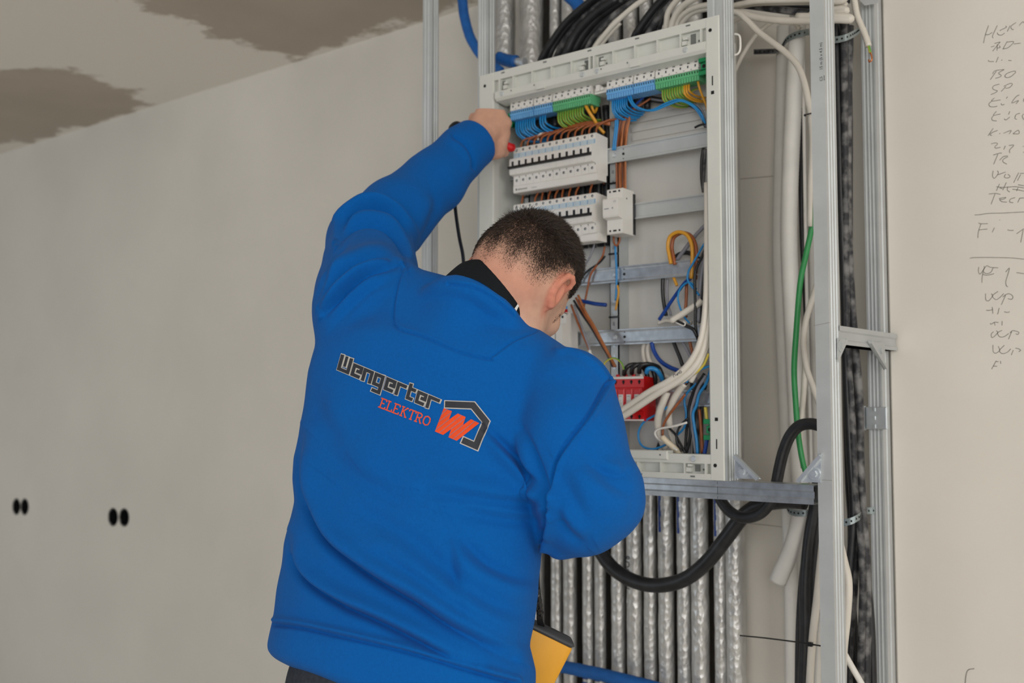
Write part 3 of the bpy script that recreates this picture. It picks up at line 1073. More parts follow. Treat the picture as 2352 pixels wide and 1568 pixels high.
def union(groups):
    """groups: list of (primitives, k); primitives far from the block are skipped"""
    def f(p, c=None, R=0):
        d = np.full(p.shape[:-1], .3)
        for prims, k in groups:
            for q in prims:
                if c is not None and hasattr(q, 'c') and np.linalg.norm(c - q.c) > R + q.R + .06:
                    continue
                d = smin(d, q(p), k)
        return d
    return f


def surface(fn, lo, hi, h, B=24):
    lo, hi = np.array(lo, float), np.array(hi, float)
    n = (np.ceil((hi - lo) / h / B).astype(int)) * B
    arr = np.full(tuple(n), 3 * h, np.float32)
    R = B * h * math.sqrt(3) / 2
    for i in range(0, n[0], B):
        for j in range(0, n[1], B):
            for k in range(0, n[2], B):
                c = lo + (np.array([i, j, k]) + B / 2) * h
                dc = float(fn(c[None, :], c, R)[0])
                if dc > R * 1.5 + .02:
                    continue
                if dc < -R * 1.5 - .02:
                    arr[i:i + B, j:j + B, k:k + B] = -3 * h
                    continue
                g = np.stack(np.meshgrid(*[lo[a] + (np.arange(B) + o) * h for a, o in ((0, i), (1, j), (2, k))], indexing='ij'), -1)
                arr[i:i + B, j:j + B, k:k + B] = np.clip(fn(g, c, R), -3 * h, 3 * h)
    grid = openvdb.FloatGrid(3 * h)
    grid.copyFromArray(arr)
    P, T, Q = grid.convertToPolygons(0.0, 0.0)
    P = np.array(P, float) * h + lo
    return P, np.array(Q, int).reshape(-1, 4), np.array(T, int).reshape(-1, 3)


def to_world(P):
    return CAM + P[:, :1] * RV + P[:, 1:2] * UV + P[:, 2:3] * VV


def to_mesh(name, P, Q, T, sub=0, world=True):
    V = to_world(P) if world else P
    # outward orientation
    a = V[Q[:, 1]] - V[Q[:, 0]]
    b_ = V[Q[:, 2]] - V[Q[:, 0]]
    vol = (np.cross(a, b_) * (V[Q[:, 0]] - V.mean(0))).sum()
    if vol < 0:
        Q, T = Q[:, ::-1], T[:, ::-1]
    me = bpy.data.meshes.new(name)
    me.from_pydata(V.tolist(), [], Q.tolist() + T.tolist())
    if sub:
        o = bpy.data.objects.new('tmp', me)
        COL.objects.link(o)
        m = o.modifiers.new('s', 'SUBSURF')
        m.levels = m.render_levels = sub
        dg = bpy.context.evaluated_depsgraph_get()
        me2 = bpy.data.meshes.new_from_object(o.evaluated_get(dg))
        bpy.data.objects.remove(o)
        bpy.data.meshes.remove(me)
        me = me2
        me.name = name
    me.polygons.foreach_set('use_smooth', [True] * len(me.polygons))
    me.update()
    return me


def vco(me):
    a = np.empty(len(me.vertices) * 3)
    me.vertices.foreach_get('co', a)
    return a.reshape(-1, 3)


def vno(me):
    a = np.empty(len(me.vertices) * 3)
    me.vertex_normals.foreach_get('vector', a)
    return a.reshape(-1, 3)


def sstep(a, b, x):
    t = np.clip((x - a) / (b - a + 1e-12), 0, 1)
    return t * t * (3 - 2 * t)


person = thing('person', 'person in blue sweatshirt seen from behind, reaching up into the cabinet, dark short hair', 'person', tuple(to_world(cc(930, 1600, 1.82)[None])[0] * np.array([1, 1, 0])))

# ---- torso of the sweatshirt: stacked tilted ellipses
TR = np.array([  # image row, left edge, right edge, depth of the axis, half thickness
    (640, 800, 1120, 1.955, .070), (700, 752, 1175, 1.945, .095), (760, 735, 1235, 1.935, .115), (805, 722, 1285, 1.93, .122), (850, 712, 1325, 1.925, .125), (950, 698, 1335, 1.91, .128),
    (1000, 690, 1322, 1.90, .13), (1050, 677, 1306, 1.89, .13), (1100, 675, 1284, 1.88, .13), (1150, 678, 1262, 1.87, .13), (1200, 668, 1252, 1.86, .13), (1250, 655, 1240, 1.85, .13),
    (1300, 650, 1238, 1.84, .13), (1360, 639, 1232, 1.83, .132), (1420, 630, 1224, 1.82, .135), (1480, 618, 1212, 1.81, .138), (1540, 618, 1226, 1.80, .138), (1640, 630, 1226, 1.79, .135)], float)
TH = math.radians(22)


def torso(p):
    s = np.maximum(p[..., 2], .3)
    px, py = p[..., 0] / s * FOC, -p[..., 1] / s * FOC + CY
    col = [np.interp(py, TR[:, 0], TR[:, i]) for i in range(1, 5)]
    L, R, sc, B = col
    w = (R - L) / 2 / FOC * sc
    dx = (px - ((L + R) / 2 - CX)) / FOC * sc
    ds = s - sc
    A = np.sqrt(np.maximum(w ** 2 - (B * math.sin(TH)) ** 2, .01)) / math.cos(TH)
    u = dx * math.cos(TH) - ds * math.sin(TH)
    v = dx * math.sin(TH) + ds * math.cos(TH)
    q = (np.abs(u / A) ** 2.25 + np.abs(v / B) ** 2.25) ** (1 / 2.25)
    d = (q - 1) * np.minimum(w, B) * .9
    top = (690 - py) / FOC * sc
    bot = (py - (1512 + .36 * (px + CX - 618) - 90 * np.exp(-((px + CX - 618) / 60.) ** 2) * .0)) / FOC * sc
    return smax(smax(d, top, .10), bot, .02)


LS = chain([(cc(848, 705, 2.03), .106), (cc(850, 560, 2.24), .086), (cc(905, 497, 2.31), .078), (cc(1000, 415, 2.40), .067), (cc(1062, 350, 2.46), .056), (cc(1092, 326, 2.488), .050), (cc(1098, 321, 2.495), .049)])
RS = chain([(cc(1305, 905, 1.80), .078), (cc(1316, 1010, 1.755), .080), (cc(1357, 1135, 1.72), .074), (cc(1333, 1192, 1.735), .055)]) + chain([(cc(1330, 1215, 1.735), .026), (cc(1285, 1251, 1.75), .014), (cc(1272, 1235, 1.76), .014)]) + chain([(cc(1415, 1120, 1.71), .032), (cc(1425, 1150, 1.712), .026)]) + \
    chain([(cc(1350, 1150, 1.73), .074), (cc(1270, 1140, 1.87), .060), (cc(1195, 1120, 2.02), .048)])
YK = chain([(cc(880, 704, 2.02), .083), (cc(1070, 780, 1.910), .080), (cc(1288, 894, 1.825), .060)])
NAX = np.array([.42, .60, .55])
NAX /= np.linalg.norm(NAX)
NNR = np.array([0, 0, -1.]) + NAX * NAX[2]
NNR /= np.linalg.norm(NNR)
NSD = np.cross(NAX, NNR)
NC = cc(1127, 683, 1.90)
NRING = [NC - np.array([.42, .60, .12]) * .074 + (NNR * math.cos(t) + NSD * math.sin(t)) * .084 for t in np.linspace(0, 2 * math.pi, 25)]
NK = chain([(p, .011) for p in NRING])
YK += chain([(cc(925, 692, 2.0), .058), (cc(1010, 712, 1.955), .057)])
YK += chain([(cc(1082, 722, 1.892), .066), (cc(1062, 800, 1.908), .078)])


def sweater(p, c=None, R=0):
    d = torso(p)
    for q in YK:
        d = smin(d, q(p), .03)
    if c is None or np.linalg.norm(c - NC) < R + .2:
        for q in NK:
            d = smin(d, q(p), .022)
    e = np.full(p.shape[:-1], .5)
    for q in LS:
        e = smin(e, q(p), .02)
    cut = (p - cc(1100, 319, 2.497)) @ ((cc(1100, 319, 2.497) - cc(1040, 368, 2.44)) / np.linalg.norm(cc(1100, 319, 2.497) - cc(1040, 368, 2.44)))
    e = smax(e, np.where(p[..., 2] > 2.38, cut + .006, -1.), .012)
    d = smin(d, e, .03)
    e = np.full(p.shape[:-1], .5)
    for q in RS:
        e = smin(e, q(p), .03)
    return smin(d, e, .014)


P, Q, T = surface(sweater, (-.46, -.68, 1.50), (.26, .52, 2.62), .005)
me = to_mesh('sweatshirt', P, Q, T, sub=1)
V, N = vco(me), vno(me)
px, py, ss = cam2px(V)
facing = np.clip(-(N * ((V - CAM) / np.linalg.norm(V - CAM, axis=1)[:, None])).sum(1) * 3, 0, 1)
near = ss - np.interp(py, TR[:, 0], TR[:, 3])


def crease(pts, w, depth, ridge=.7, side=1, taper=True, sel=None, rw=1.9, off=1.7):
    """fold pressed into the cloth along a path: valley of half width w and a soft roll beside it"""
    Pp = smooth_path([np.array((x, y, 0.)) for x, y in pts], 5)[:, :2]
    best = np.full(len(V), 1e9)
    sg = np.zeros(len(V))
    tt = np.zeros(len(V))
    box = (px > Pp[:, 0].min() - 6 * w) & (px < Pp[:, 0].max() + 6 * w) & (py > Pp[:, 1].min() - 6 * w) & (py < Pp[:, 1].max() + 6 * w) & (facing > 0)
    if sel is not None:
        box &= sel
    ii = np.nonzero(box)[0]
    X = np.stack([px[ii], py[ii]], 1)
    bd, bs, bt = np.full(len(ii), 1e9), np.zeros(len(ii)), np.zeros(len(ii))
    for k in range(len(Pp) - 1):
        a, b = Pp[k], Pp[k + 1]
        d = b - a
        t = np.clip(((X - a) @ d) / (d @ d + 1e-9), 0, 1)
        r = X - a - t[:, None] * d
        dist = np.hypot(r[:, 0], r[:, 1])
        cr = d[0] * r[:, 1] - d[1] * r[:, 0]
        m = dist < bd
        bd[m], bs[m], bt[m] = dist[m], np.sign(cr[m]), ((k + t) / (len(Pp) - 1))[m]
    tp = np.sin(np.pi * np.clip(bt, .03, .97)) ** .6 if taper else 1.
    sd = bd * bs * side
    depth *= 1.55
    h = -depth * np.exp(-(sd / w) ** 2) + ridge * depth * np.exp(-((sd + off * w) / (rw * w)) ** 2)
    V[ii] += N[ii] * (h * tp * facing[ii])[:, None]


body_sel = (px > 600)
C = crease
# long diagonal folds across the back
C([(690, 1000), (682, 1061), (690, 1127), (715, 1187), (751, 1247), (811, 1297), (881, 1343), (952, 1383), (1027, 1433), (1102, 1473), (1175, 1512)], 13, .013, 1.0, 1)
C([(662, 1232), (667, 1282), (690, 1322), (731, 1358), (791, 1393), (861, 1423), (952, 1468), (1027, 1508), (1102, 1539)], 11, .010, 1.0, 1)
C([(1253, 1152), (1203, 1158), (1128, 1150), (1052, 1138), (980, 1128)], 15, .007, .9, -1)
C([(1250, 1195), (1178, 1195), (1102, 1182), (1052, 1170)], 16, .006, .9, -1)
C([(1234, 1330), (1178, 1322), (1120, 1295), (1077, 1258), (1052, 1220)], 17, .008, .9, 1)
C([(1225, 1400), (1150, 1395), (1070, 1350), (1000, 1290), (940, 1240), (860, 1190), (790, 1130)], 24, .007, .9, 1)
C([(1120, 985), (1165, 1030), (1205, 1075), (1243, 1122), (1258, 1152)], 10, .012, .9, -1)
C([(1200, 985), (1228, 1050), (1250, 1110), (1262, 1145)], 9, .010, .8, -1)
C([(1020, 1200), (1035, 1260), (1045, 1340), (1060, 1400)], 14, .004, .7, 1)
C([(740, 1020), (800, 1080), (880, 1130), (960, 1160)], 22, .005, .8, 1)
C([(720, 900), (740, 960), (790, 1030)], 22, .004, .7, 1)
C([(880, 1280), (960, 1330), (1040, 1390), (1120, 1440), (1190, 1470)], 16, .006, .9, 1)
C([(700, 1160), (715, 1187), (751, 1247), (811, 1297), (881, 1343), (952, 1383), (1027, 1433), (1102, 1473)], 5, .008, .5, 1)
C([(665, 1275), (690, 1322), (731, 1358), (791, 1393), (861, 1423), (952, 1468), (1027, 1508)], 5, .007, .5, 1)
# armhole seams, yoke seams, hem
C([(1399, 872), (1354, 950), (1303, 1018), (1278, 1063), (1267, 1107), (1268, 1149)], 4.5, .006, .6, 1, False, rw=1.5)
C([(1286, 800), (1310, 797), (1340, 808), (1372, 832), (1399, 868)], 4, .005, .8, -1, False)
C([(925, 616), (912, 660), (906, 744), (967, 771), (1060, 809), (1130, 826)], 3, .0026, .4, 1, False)
C([(1231, 760), (1174, 786), (1125, 822)], 3, .0026, .4, 1, False)
C([(1030, 652), (1090, 660), (1145, 692), (1180, 722)], 3.2, .003, .5, 1, False)
C([(624, 1432), (690, 1440), (760, 1455), (860, 1478), (960, 1503), (1075, 1538), (1180, 1566)], 5, .007, .9, 1, False)
# raised sleeve
sl = (ss > 1.9)
C([(778, 548), (790, 522), (812, 500), (840, 484), (868, 484), (899, 503), (925, 534), (946, 570)], 6.5, .019, 1.0, 1, sel=sl)
C([(780, 560), (796, 535), (820, 519), (853, 515), (887, 526), (914, 553), (929, 587), (935, 610)], 6.5, .014, .9, 1, sel=sl)
C([(745, 690), (765, 650), (791, 622), (837, 597), (875, 590), (908, 603)], 9, .008, .9, 1, sel=sl)
C([(750, 720), (775, 690), (799, 664), (845, 629), (905, 612)], 7, .014, 1.0, 1, sel=sl)
C([(770, 745), (810, 700), (850, 665), (900, 640)], 10, .004, .8, 1, sel=sl)
C([(727, 690), (752, 640), (770, 600), (800, 560)], 7, .005, .6, -1, sel=sl)
C([(990, 440), (1000, 470), (985, 520), (960, 565)], 12, .005, .8, -1, sel=sl)
C([(1045, 316), (1064, 328), (1078, 345), (1086, 366), (1086, 384)], 6, .005, .7, -1, False, sel=sl)
# lower sleeve
C([(1262, 1145), (1259, 1180), (1252, 1215), (1246, 1250)], 6, .012, .7, 1, False)
C([(1440, 1088), (1420, 1092), (1395, 1085), (1370, 1072)], 9, .004, .8, -1)
C([(1270, 1160), (1300, 1215), (1340, 1250)], 14, .006, .8, 1)
C([(1330, 1020), (1370, 1080), (1420, 1120), (1455, 1130)], 18, .005, .8, -1)
C([(1290, 1090), (1320, 1150), (1350, 1210)], 20, .005, .8, 1)
nz = np.sin(V @ np.array([31., 17., 23.])) * np.sin(V @ np.array([-19., 29., 37.]) + 1.3)
V += N * (nz * .0012)[:, None]
me.vertices.foreach_set('co', V.reshape(-1))
me.update()


def cloth_mat():
    m = mat('blue_sweatshirt_fabric', '035aa8', .9, var=.06, vscale=260, bump=.25, bscale=900, spec=.12, sheen=.03, bdist=.0008)
    return m


M['cloth'] = cloth_mat()
me.materials.clear()
me.materials.append(M['cloth'])
sw = link('sweatshirt', me, person, 'blue sweatshirt with a printed company logo across the back')
bvh = BVHTree.FromPolygons([Vector(v) for v in V], [tuple(p.vertices) for p in me.polygons])


def on_cloth(x, y, lift):
    d = Vector(ray(x, y)).normalized()
    h = bvh.ray_cast(Vector(CAM), d)
    if h[0] is None:
        return None
    n = h[1] if h[1].dot(d) < 0 else -h[1]
    return h[0] + n * lift


def stroke_poly(path, w):
    P = np.array(path, float)
    n = len(P)
    Lf, Rt = [], []
    for i in range(n):
        d0 = P[i] - P[i - 1] if i else P[1] - P[0]
        d1 = P[i + 1] - P[i] if i < n - 1 else P[i] - P[i - 1]
        d0, d1 = d0 / np.linalg.norm(d0), d1 / np.linalg.norm(d1)
        n0, n1 = np.array([-d0[1], d0[0]]), np.array([-d1[1], d1[0]])
        m = (n0 + n1) / np.linalg.norm(n0 + n1)
        k = min(2.0, 1 / max(.3, m @ n0))
        Lf.append(P[i] + m * w / 2 * k)
        Rt.append(P[i] - m * w / 2 * k)
    return Lf + Rt[::-1]


def decal(b, poly, lift, step=3.0):
    P = [np.array(p, float) for p in poly]
    out = []
    for i in range(len(P)):
        a, c = P[i], P[(i + 1) % len(P)]
        k = max(1, int(np.linalg.norm(c - a) / step))
        out += [a + (c - a) * t / k for t in range(k)]
    A = np.array(out)
    vs = [Vector(p) for p in out]
    es = [(i, (i + 1) % len(vs)) for i in range(len(vs))]
    lo, hi = A.min(0), A.max(0)
    gx, gy = np.meshgrid(np.arange(lo[0] + 1, hi[0], step), np.arange(lo[1] + 1, hi[1], step))
    d = inside([tuple(p) for p in P], gx.astype(float), gy.astype(float))
    for x, y in zip(gx[d < -1.0], gy[d < -1.0]):
        vs.append(Vector((x, y)))
    v, e, f, *_ = geometry.delaunay_2d_cdt(vs, es, [], 1, 1e-4)
    pts = [on_cloth(p.x, p.y, lift) for p in v]
    b.add([p if p else (0, 0, 0) for p in pts], [t for t in f if all(pts[i] is not None for i in t)])


LG = lambda x, y: (760 + x / 5.6, 780 + y / 5.6)
EX, EY = np.array([1.0, .424]), np.array([58., -205.])


def lt(x, y):
    p = np.array([78., 388.]) + EX * x + EY * y
    return LG(*p)


letters = []
E_ = [(62, .42), (116, .42), (116, .69), (26, .69), (26, .12), (122, .12)]
letters += [(0, [[(24, 1.0), (24, .12), (138, .12), (138, 1.0)]]), (0, [[(81, 1.0), (81, .36)]])]
letters += [(170, [E_]), (308, [[(24, 0), (24, .69), (112, .69), (112, 0)]]), (446, [[(112, .12), (26, .12), (26, .69), (114, .69)], [(113, .79), (113, -.27), (20, -.27)]]),
            (596, [E_]), (738, [[(24, 0), (24, .69), (126, .69)]]), (878, [[(26, 1.0), (26, .12), (92, .12)], [(26, .69), (104, .69)]]), (994, [E_]), (1136, [[(24, 0), (24, .69), (152, .69)]])]
house = [(1472, 832), (1830, 846), (1996, 1055), (1868, 1368), (1694, 1292)]
b = MB()
for x0, paths in letters:
    for j, pth in enumerate(paths):
        decal(b, stroke_poly([lt(x0 + x, y) for x, y in [(pth[0][0] + (pth[0][0] - pth[1][0]) * .12, pth[0][1] + (pth[0][1] - pth[1][1]) * .06)] + pth[1:-1] + [(pth[-1][0] + (pth[-1][0] - pth[-2][0]) * .12, pth[-1][1] + (pth[-1][1] - pth[-2][1]) * .06)]], 61 / 5.6), .0008 + .00008 * j)
hw = [np.array(p) for p in house]
hw[0] = hw[0] + (hw[0] - hw[1]) / np.linalg.norm(hw[0] - hw[1]) * 14
hw[-1] = hw[-1] + (hw[-1] - hw[-2]) / np.linalg.norm(hw[-1] - hw[-2]) * 16
decal(b, stroke_poly([LG(*p) for p in hw], 106 / 5.6), .0008)
b.build('logo_outline', mat('print_white', 'c9c6be', .6), sw, smooth=True)
b = MB()
for x0, paths in letters:
    for j, pth in enumerate(paths):
        decal(b, stroke_poly([lt(x0 + x, y) for x, y in pth], (44 if len(pth) > 2 or x0 else 36) / 5.6), .0016 + .0001 * j)
decal(b, stroke_poly([LG(*p) for p in house], 82 / 5.6), .0016)
b.build('logo_lettering', mat('print_black', '262931', .6), sw, smooth=True)
b = MB()
EX2, EY2 = np.array([1.0, .392]), np.array([40., -112.])
SER = {'E': [[(22, 0), (22, 1)], [(0, 1), (80, 1)], [(0, 0), (84, 0)], [(22, .52), (62, .52)], [(80, 1), (80, .8)], [(84, 0), (84, .22)]],
       'L': [[(22, 0), (22, 1)], [(2, 1), (44, 1)], [(0, 0), (80, 0)], [(80, 0), (80, .26)]],
       'K': [[(22, 0), (22, 1)], [(2, 1), (42, 1)], [(2, 0), (42, 0)], [(24, .45), (76, 1)], [(40, .58), (82, 0)], [(64, 1), (92, 1)], [(68, 0), (98, 0)]],
       'T': [[(42, 0), (42, 1)], [(0, 1), (84, 1)], [(0, 1), (0, .78)], [(84, 1), (84, .78)], [(24, 0), (60, 0)]],
       'R': [[(22, 0), (22, 1)], [(2, 1), (56, 1), (76, .88), (76, .64), (56, .5), (22, .5)], [(2, 0), (42, 0)], [(50, .5), (82, 0)], [(76, 0), (98, 0)]],
       'O': [[(44, 0), (12, .16), (4, .5), (14, .86), (46, 1)], [(46, 1), (78, .84), (86, .5), (76, .14), (44, 0)]]}
for ch, x0 in zip('ELEKTRO', (0, 88, 172, 268, 372, 458, 560)):
    for j, pth in enumerate(SER[ch]):
        decal(b, stroke_poly([LG(*(np.array([612., 862.]) + EX2 * (x0 + x * .96) + EY2 * y)) for x, y in pth], 15.5 / 5.6), .0009 + .00004 * j)
Mo = mat('print_orange', 'e2512a', .6)
b.build('logo_lettering', Mo, sw, smooth=True)
b = MB()
decal(b, [LG(*p) for p in ((1455, 880), (1560, 920), (1520, 1030), (1635, 950), (1735, 995), (1700, 1100), (1805, 1025), (1910, 1075), (1620, 1300), (1515, 1255), (1550, 1150), (1445, 1225), (1340, 1180))], .0009)
b.build('logo_emblem', mat('print_bright_orange', 'ea4a0c', .6), sw, smooth=True)
b = MB()
for a, c in (((1500, 897), (1424, 965)), ((1552, 938), (1388, 1062)), ((1520, 1030), (1350, 1165)), ((1685, 975), (1398, 1200)), ((1722, 1020), (1548, 1150)), ((1700, 1100), (1525, 1240)), ((1855, 1050), (1575, 1278))):
    decal(b, stroke_poly([LG(*a), LG(*c)], 6.5 / 5.6), .0014)
b.build('logo_stripe', mat('print_grey_blue', '6f7c93', .6), sw, smooth=True)

# ---- body: head, neck, arms and hands as one continuous surface
HR, HU, HF = np.array([.80, -.333, -.498]), np.array([.52, .80, .30]), np.array([.298, -.499, .813])
HR, HU, HF = [a / np.linalg.norm(a) for a in (HR, HU, HF)]
HC = cc(1204, 634, 1.925)
HA = [HR, HF, HU]
SH = 1.075


def H(x, y, z):
    return HC + (HR * x + HF * y + HU * z) * SH


def hel(c, r):
    return el(H(*c), HA, np.array(r) * SH)


def hrc(a, b, r0, r1):
    return rc(H(*a), H(*b), r0 * SH, r1 * SH)


NB = cc(1112, 682, 1.90) - NAX * .035 - NNR * .024
head = [hel((0, 0, .012), (.0765, .100, .090)), hel((0, -.03, -.012), (.070, .072, .070)), hel((0, .035, -.065), (.058, .066, .072))]
face = [hrc((s * .053, .015, -.078), (s * .016, .082, -.118), .017, .018) for s in (-1, 1)]
face += [hrc((0, .088, -.118), (0, .090, -.112), .02, .02), hrc((-.034, .088, .004), (.034, .088, .004), .013, .013)]
face += [hel((s * .042, .066, -.036), (.025, .025, .022)) for s in (-1, 1)]
nose = [hrc((0, .100, -.022), (0, .122, -.056), .008, .0125), hrc((-.012, .108, -.058), (.012, .108, -.058), .008, .008), hrc((-.016, .098, -.086), (.016, .098, -.086), .008, .008)]
neck = [rc(H(0, -.012, -.050), NB, .060, .064), rc(NB, cc(1050, 930, 1.95), .058, .07), rc(H(.03, .01, -.085), NB, .045, .05)]
neck += [rc(NB, cc(900, 720, 2.02), .042, .035), rc(NB, cc(1270, 868, 1.84), .042, .033)]
larm = chain([(cc(880, 715, 2.03), .044), (cc(858, 560, 2.25), .042), (cc(960, 450, 2.36), .038), (cc(1085, 334, 2.482), .0285)])
rarm = chain([(cc(1280, 885, 1.83), .042), (cc(1348, 1140, 1.735), .040), (cc(1270, 1140, 1.87), .036), (cc(1180, 1116, 2.04), .027)])


def ear(s):
    R_ = HR * s
    B = -HF * .50 + R_ * .86
    B /= np.linalg.norm(B)
    Ue = HU - B * (HU @ B)
    Ue /= np.linalg.norm(Ue)
    Wn = np.cross(B, Ue) * s
    if Wn @ HF < 0:
        Wn = -Wn          # front of the ear
    o = H(s * .0690, -.004, -.016)
    k = 1.16

    def e(b_, u_, w_):
        return o + (B * b_ + Ue * u_ + Wn * w_) * k
    pts = [((-.006, .000, .006), .0036), ((-.010, .014, .010), .0044), ((-.006, .028, .012), .0048), ((.006, .036, .008), .0050), ((.018, .032, .003), .0050), ((.025, .018, .001), .0048), ((.024, .000, .001), .0045),
           ((.017, -.016, .002), .0048), ((.008, -.028, .002), .0066), ((-.003, -.032, .004), .006)]
    ch_ = chain([(e(*p), r * k) for p, r in pts])
    A = [B, Ue, Wn]
    ch_ += [el(e(.007, .000, -.002), A, np.array((.019, .030, .0036)) * k)]
    ch_ += chain([(e(-.006, .008, -.004), .009), (e(-.007, -.016, -.002), .010)])
    ch_ += chain([(e(.004, .022, .003), .0032 * k), (e(.014, .010, .004), .0034 * k), (e(.012, -.008, .003), .0034 * k)])
    return ch_


def ear_seen():
    def e(x, y, d):
        return cc(x, y, 1.868 + d)
    out = chain([(e(1265, 699, -.003), .0078), (e(1266, 687, -.007), .0068), (e(1270, 671, -.011), .0062), (e(1280, 655, -.012), .0058), (e(1293, 641, -.009), .0055), (e(1305, 634, -.003), .0052),
                 (e(1314, 638, .004), .0048), (e(1316, 649, .010), .0043), (e(1309, 660, .014), .0038), (e(1297, 667, .017), .0036), (e(1286, 671, .018), .0036)])
    ux = np.array([44., 62., 0]) / 76.
    uy = np.array([62., -44., 0]) / 76.
    out += [el(e(1274, 682, .002), [ux, uy, np.array([0, 0, 1.])], (.028, .0115, .0045))]
    out += chain([(e(1275, 688, .014), .008), (e(1290, 664, .026), .007)])
    return out


def hand(W_, Td, Pd, Nd, sc=1.0, curl=(70, 88, 40), spread=.0, thumb=None):
    def q(x, y, z):
        return W_ + (Td * x + Pd * y + Nd * z) * sc
    out = [(chain([(q(.014, .012, 0), .020 * sc), (q(.026, .084, .0), .0135 * sc)]) + chain([(q(-.010, .012, 0), .020 * sc), (q(-.024, .078, -.003), .0125 * sc)]) +
            chain([(q(.002, .01, 0), .021 * sc), (q(.009, .088, .002), .0135 * sc)]) + chain([(q(-.004, .01, 0), .020 * sc), (q(-.008, .085, .001), .0135 * sc)]) +
            chain([(q(0, -.05, 0), .027 * sc), (q(0, .01, 0), .0265 * sc)]), .016)]
    for (x, y, z), L, r in (((.033, .086, -.001), (.046, .027, .022), .0105), ((.009, .095, .003), (.050, .031, .023), .0102), ((-.011, .091, .001), (.046, .029, .023), .0096), ((-.029, .083, -.003), (.037, .022, .020), .0086)):
        p = np.array([x, y, z])
        ang = 0
        pts = [(q(*p), r * 1.16 * sc)]
        for l, c_, rr in zip(L, curl, (1.02, .95, .82)):
            ang += math.radians(c_)
            p = p + np.array([spread * x, math.cos(ang), -math.sin(ang)]) * l
            pts.append((q(*p), r * rr * sc))
        out.append((chain(pts), .007))
    th = thumb or [((.020, .016, -.008), .017), ((.044, .030, -.020), .0135), ((.062, .046, -.034), .0115), ((.056, .066, -.050), .0095)]
    out.append((chain([(q(*p), r * sc) for p, r in th]), .010))
    return out


def frame(Td, Pd):
    Td = np.array(Td, float) / np.linalg.norm(Td)
    Pd = np.array(Pd, float)
    Pd -= Td * (Td @ Pd)
    Pd /= np.linalg.norm(Pd)
    return Td, Pd


LTd, LPd = frame((.80, -.55, .18), (.46, .74, .42))
LNd = np.cross(LPd, LTd)
LNd = LNd if LNd[2] < 0 else -LNd
LW = cc(1091, 327, 2.492)
lh = hand(LW, LTd, LPd, LNd, 1.1, (66, 92, 48))
lh[0] = (lh[0][0] + chain([(LW + (LTd * .020 + LPd * -.01 - LNd * .006) * 1.1, .026), (LW + (LTd * .046 + LPd * .024 - LNd * .018) * 1.1, .019)]) + chain([(LW + (LTd * .040 + LPd * .066 - LNd * .010) * 1.1, .018), (LW + (LTd * .050 + LPd * .034 - LNd * .020) * 1.1, .018)]) + chain([(LW - LTd * .016, .028), (LW + LTd * .016, .028)]), .016)
RTd, RPd = frame((0, .9, .2), (-.45, .05, .85))
RNd = np.cross(RPd, RTd)
RNd = RNd if RNd[0] > 0 else -RNd
rh = hand(cc(1176, 1114, 2.05), RTd, RPd, RNd, 1.0, (55, 60, 35))
groups = [(head, .03), (face, .022), (nose, .012), (neck, .03), (larm, .02), (rarm, .02), (ear_seen(), .004), (ear(-1), .006)]


def body(p, c=None, R=0):
    d = union(groups)(p, c, R)
    for hd in (lh, rh):
        e = union(hd)(p, c, R)
        d = smin(d, e, .008)
    # mouth line and eye sockets
    if c is None or np.linalg.norm(c - HC) < R + .25:
        d = smax(d, -hrc((-.024, .112, -.092), (.024, .112, -.092), .003, .003)(p), .006)
        for s in (-1, 1):
            d = smax(d, -hel((s * .032, .105, -.018), (.016, .014, .010))(p), .012)
    return d


P, Q, T = surface(body, (-.42, -.42, 1.60), (.30, .54, 2.70), .0025)
me = to_mesh('person_body', P, Q, T, sub=0)
V = vco(me)
CV = np.stack([(V - CAM) @ RV, (V - CAM) @ UV, (V - CAM) @ VV], 1)
LV = ((CV - HC) @ np.stack([HR, HF, HU], 1)) / SH


def hair_mask(L):
    x, y, z = L[:, 0], L[:, 1], L[:, 2]
    zl = np.interp(y, [-.12, -.07, -.035, -.012, .008, .022, .040, .055, .075, .095, .12], [-.054, -.048, -.022, .004, .018, -.002, .004, .026, .052, .062, .08])
    w = np.interp(y, [-.12, -.03, .01, .03, .06], [.088, .084, .072, .022, .016])
    zl = zl + .006 * np.sin(x * 160 + 1)
    m = sstep(zl, zl + w, z)
    return m * (np.linalg.norm(L - np.array([0, 0, .01]), axis=1) < .13) * (np.abs(x) < .0835)


hm = hair_mask(LV)
bpx, bpy_, _s = cam2px(V)
dr = np.linalg.norm(LV - np.array([.082, -.012, -.016]), axis=1)
ed_ = union([(ear_seen() + ear(-1), .004)])(CV)
red = np.exp(-(np.clip(ed_, 0, 1) / .007) ** 2) * .55
red += .30 * np.exp(-((LV[:, 2] + .05) / .03) ** 2) * (1 - sstep(-.065, -.005, LV[:, 1]))
red[np.linalg.norm(CV - cc(1135, 315, 2.5), axis=1) < .2] = .12
for nm, arr in (('hair', hm), ('red', np.clip(red, 0, 1))):
    a = me.attributes.new(nm, 'FLOAT', 'POINT')
    a.data.foreach_set('value', arr.astype(np.float32))


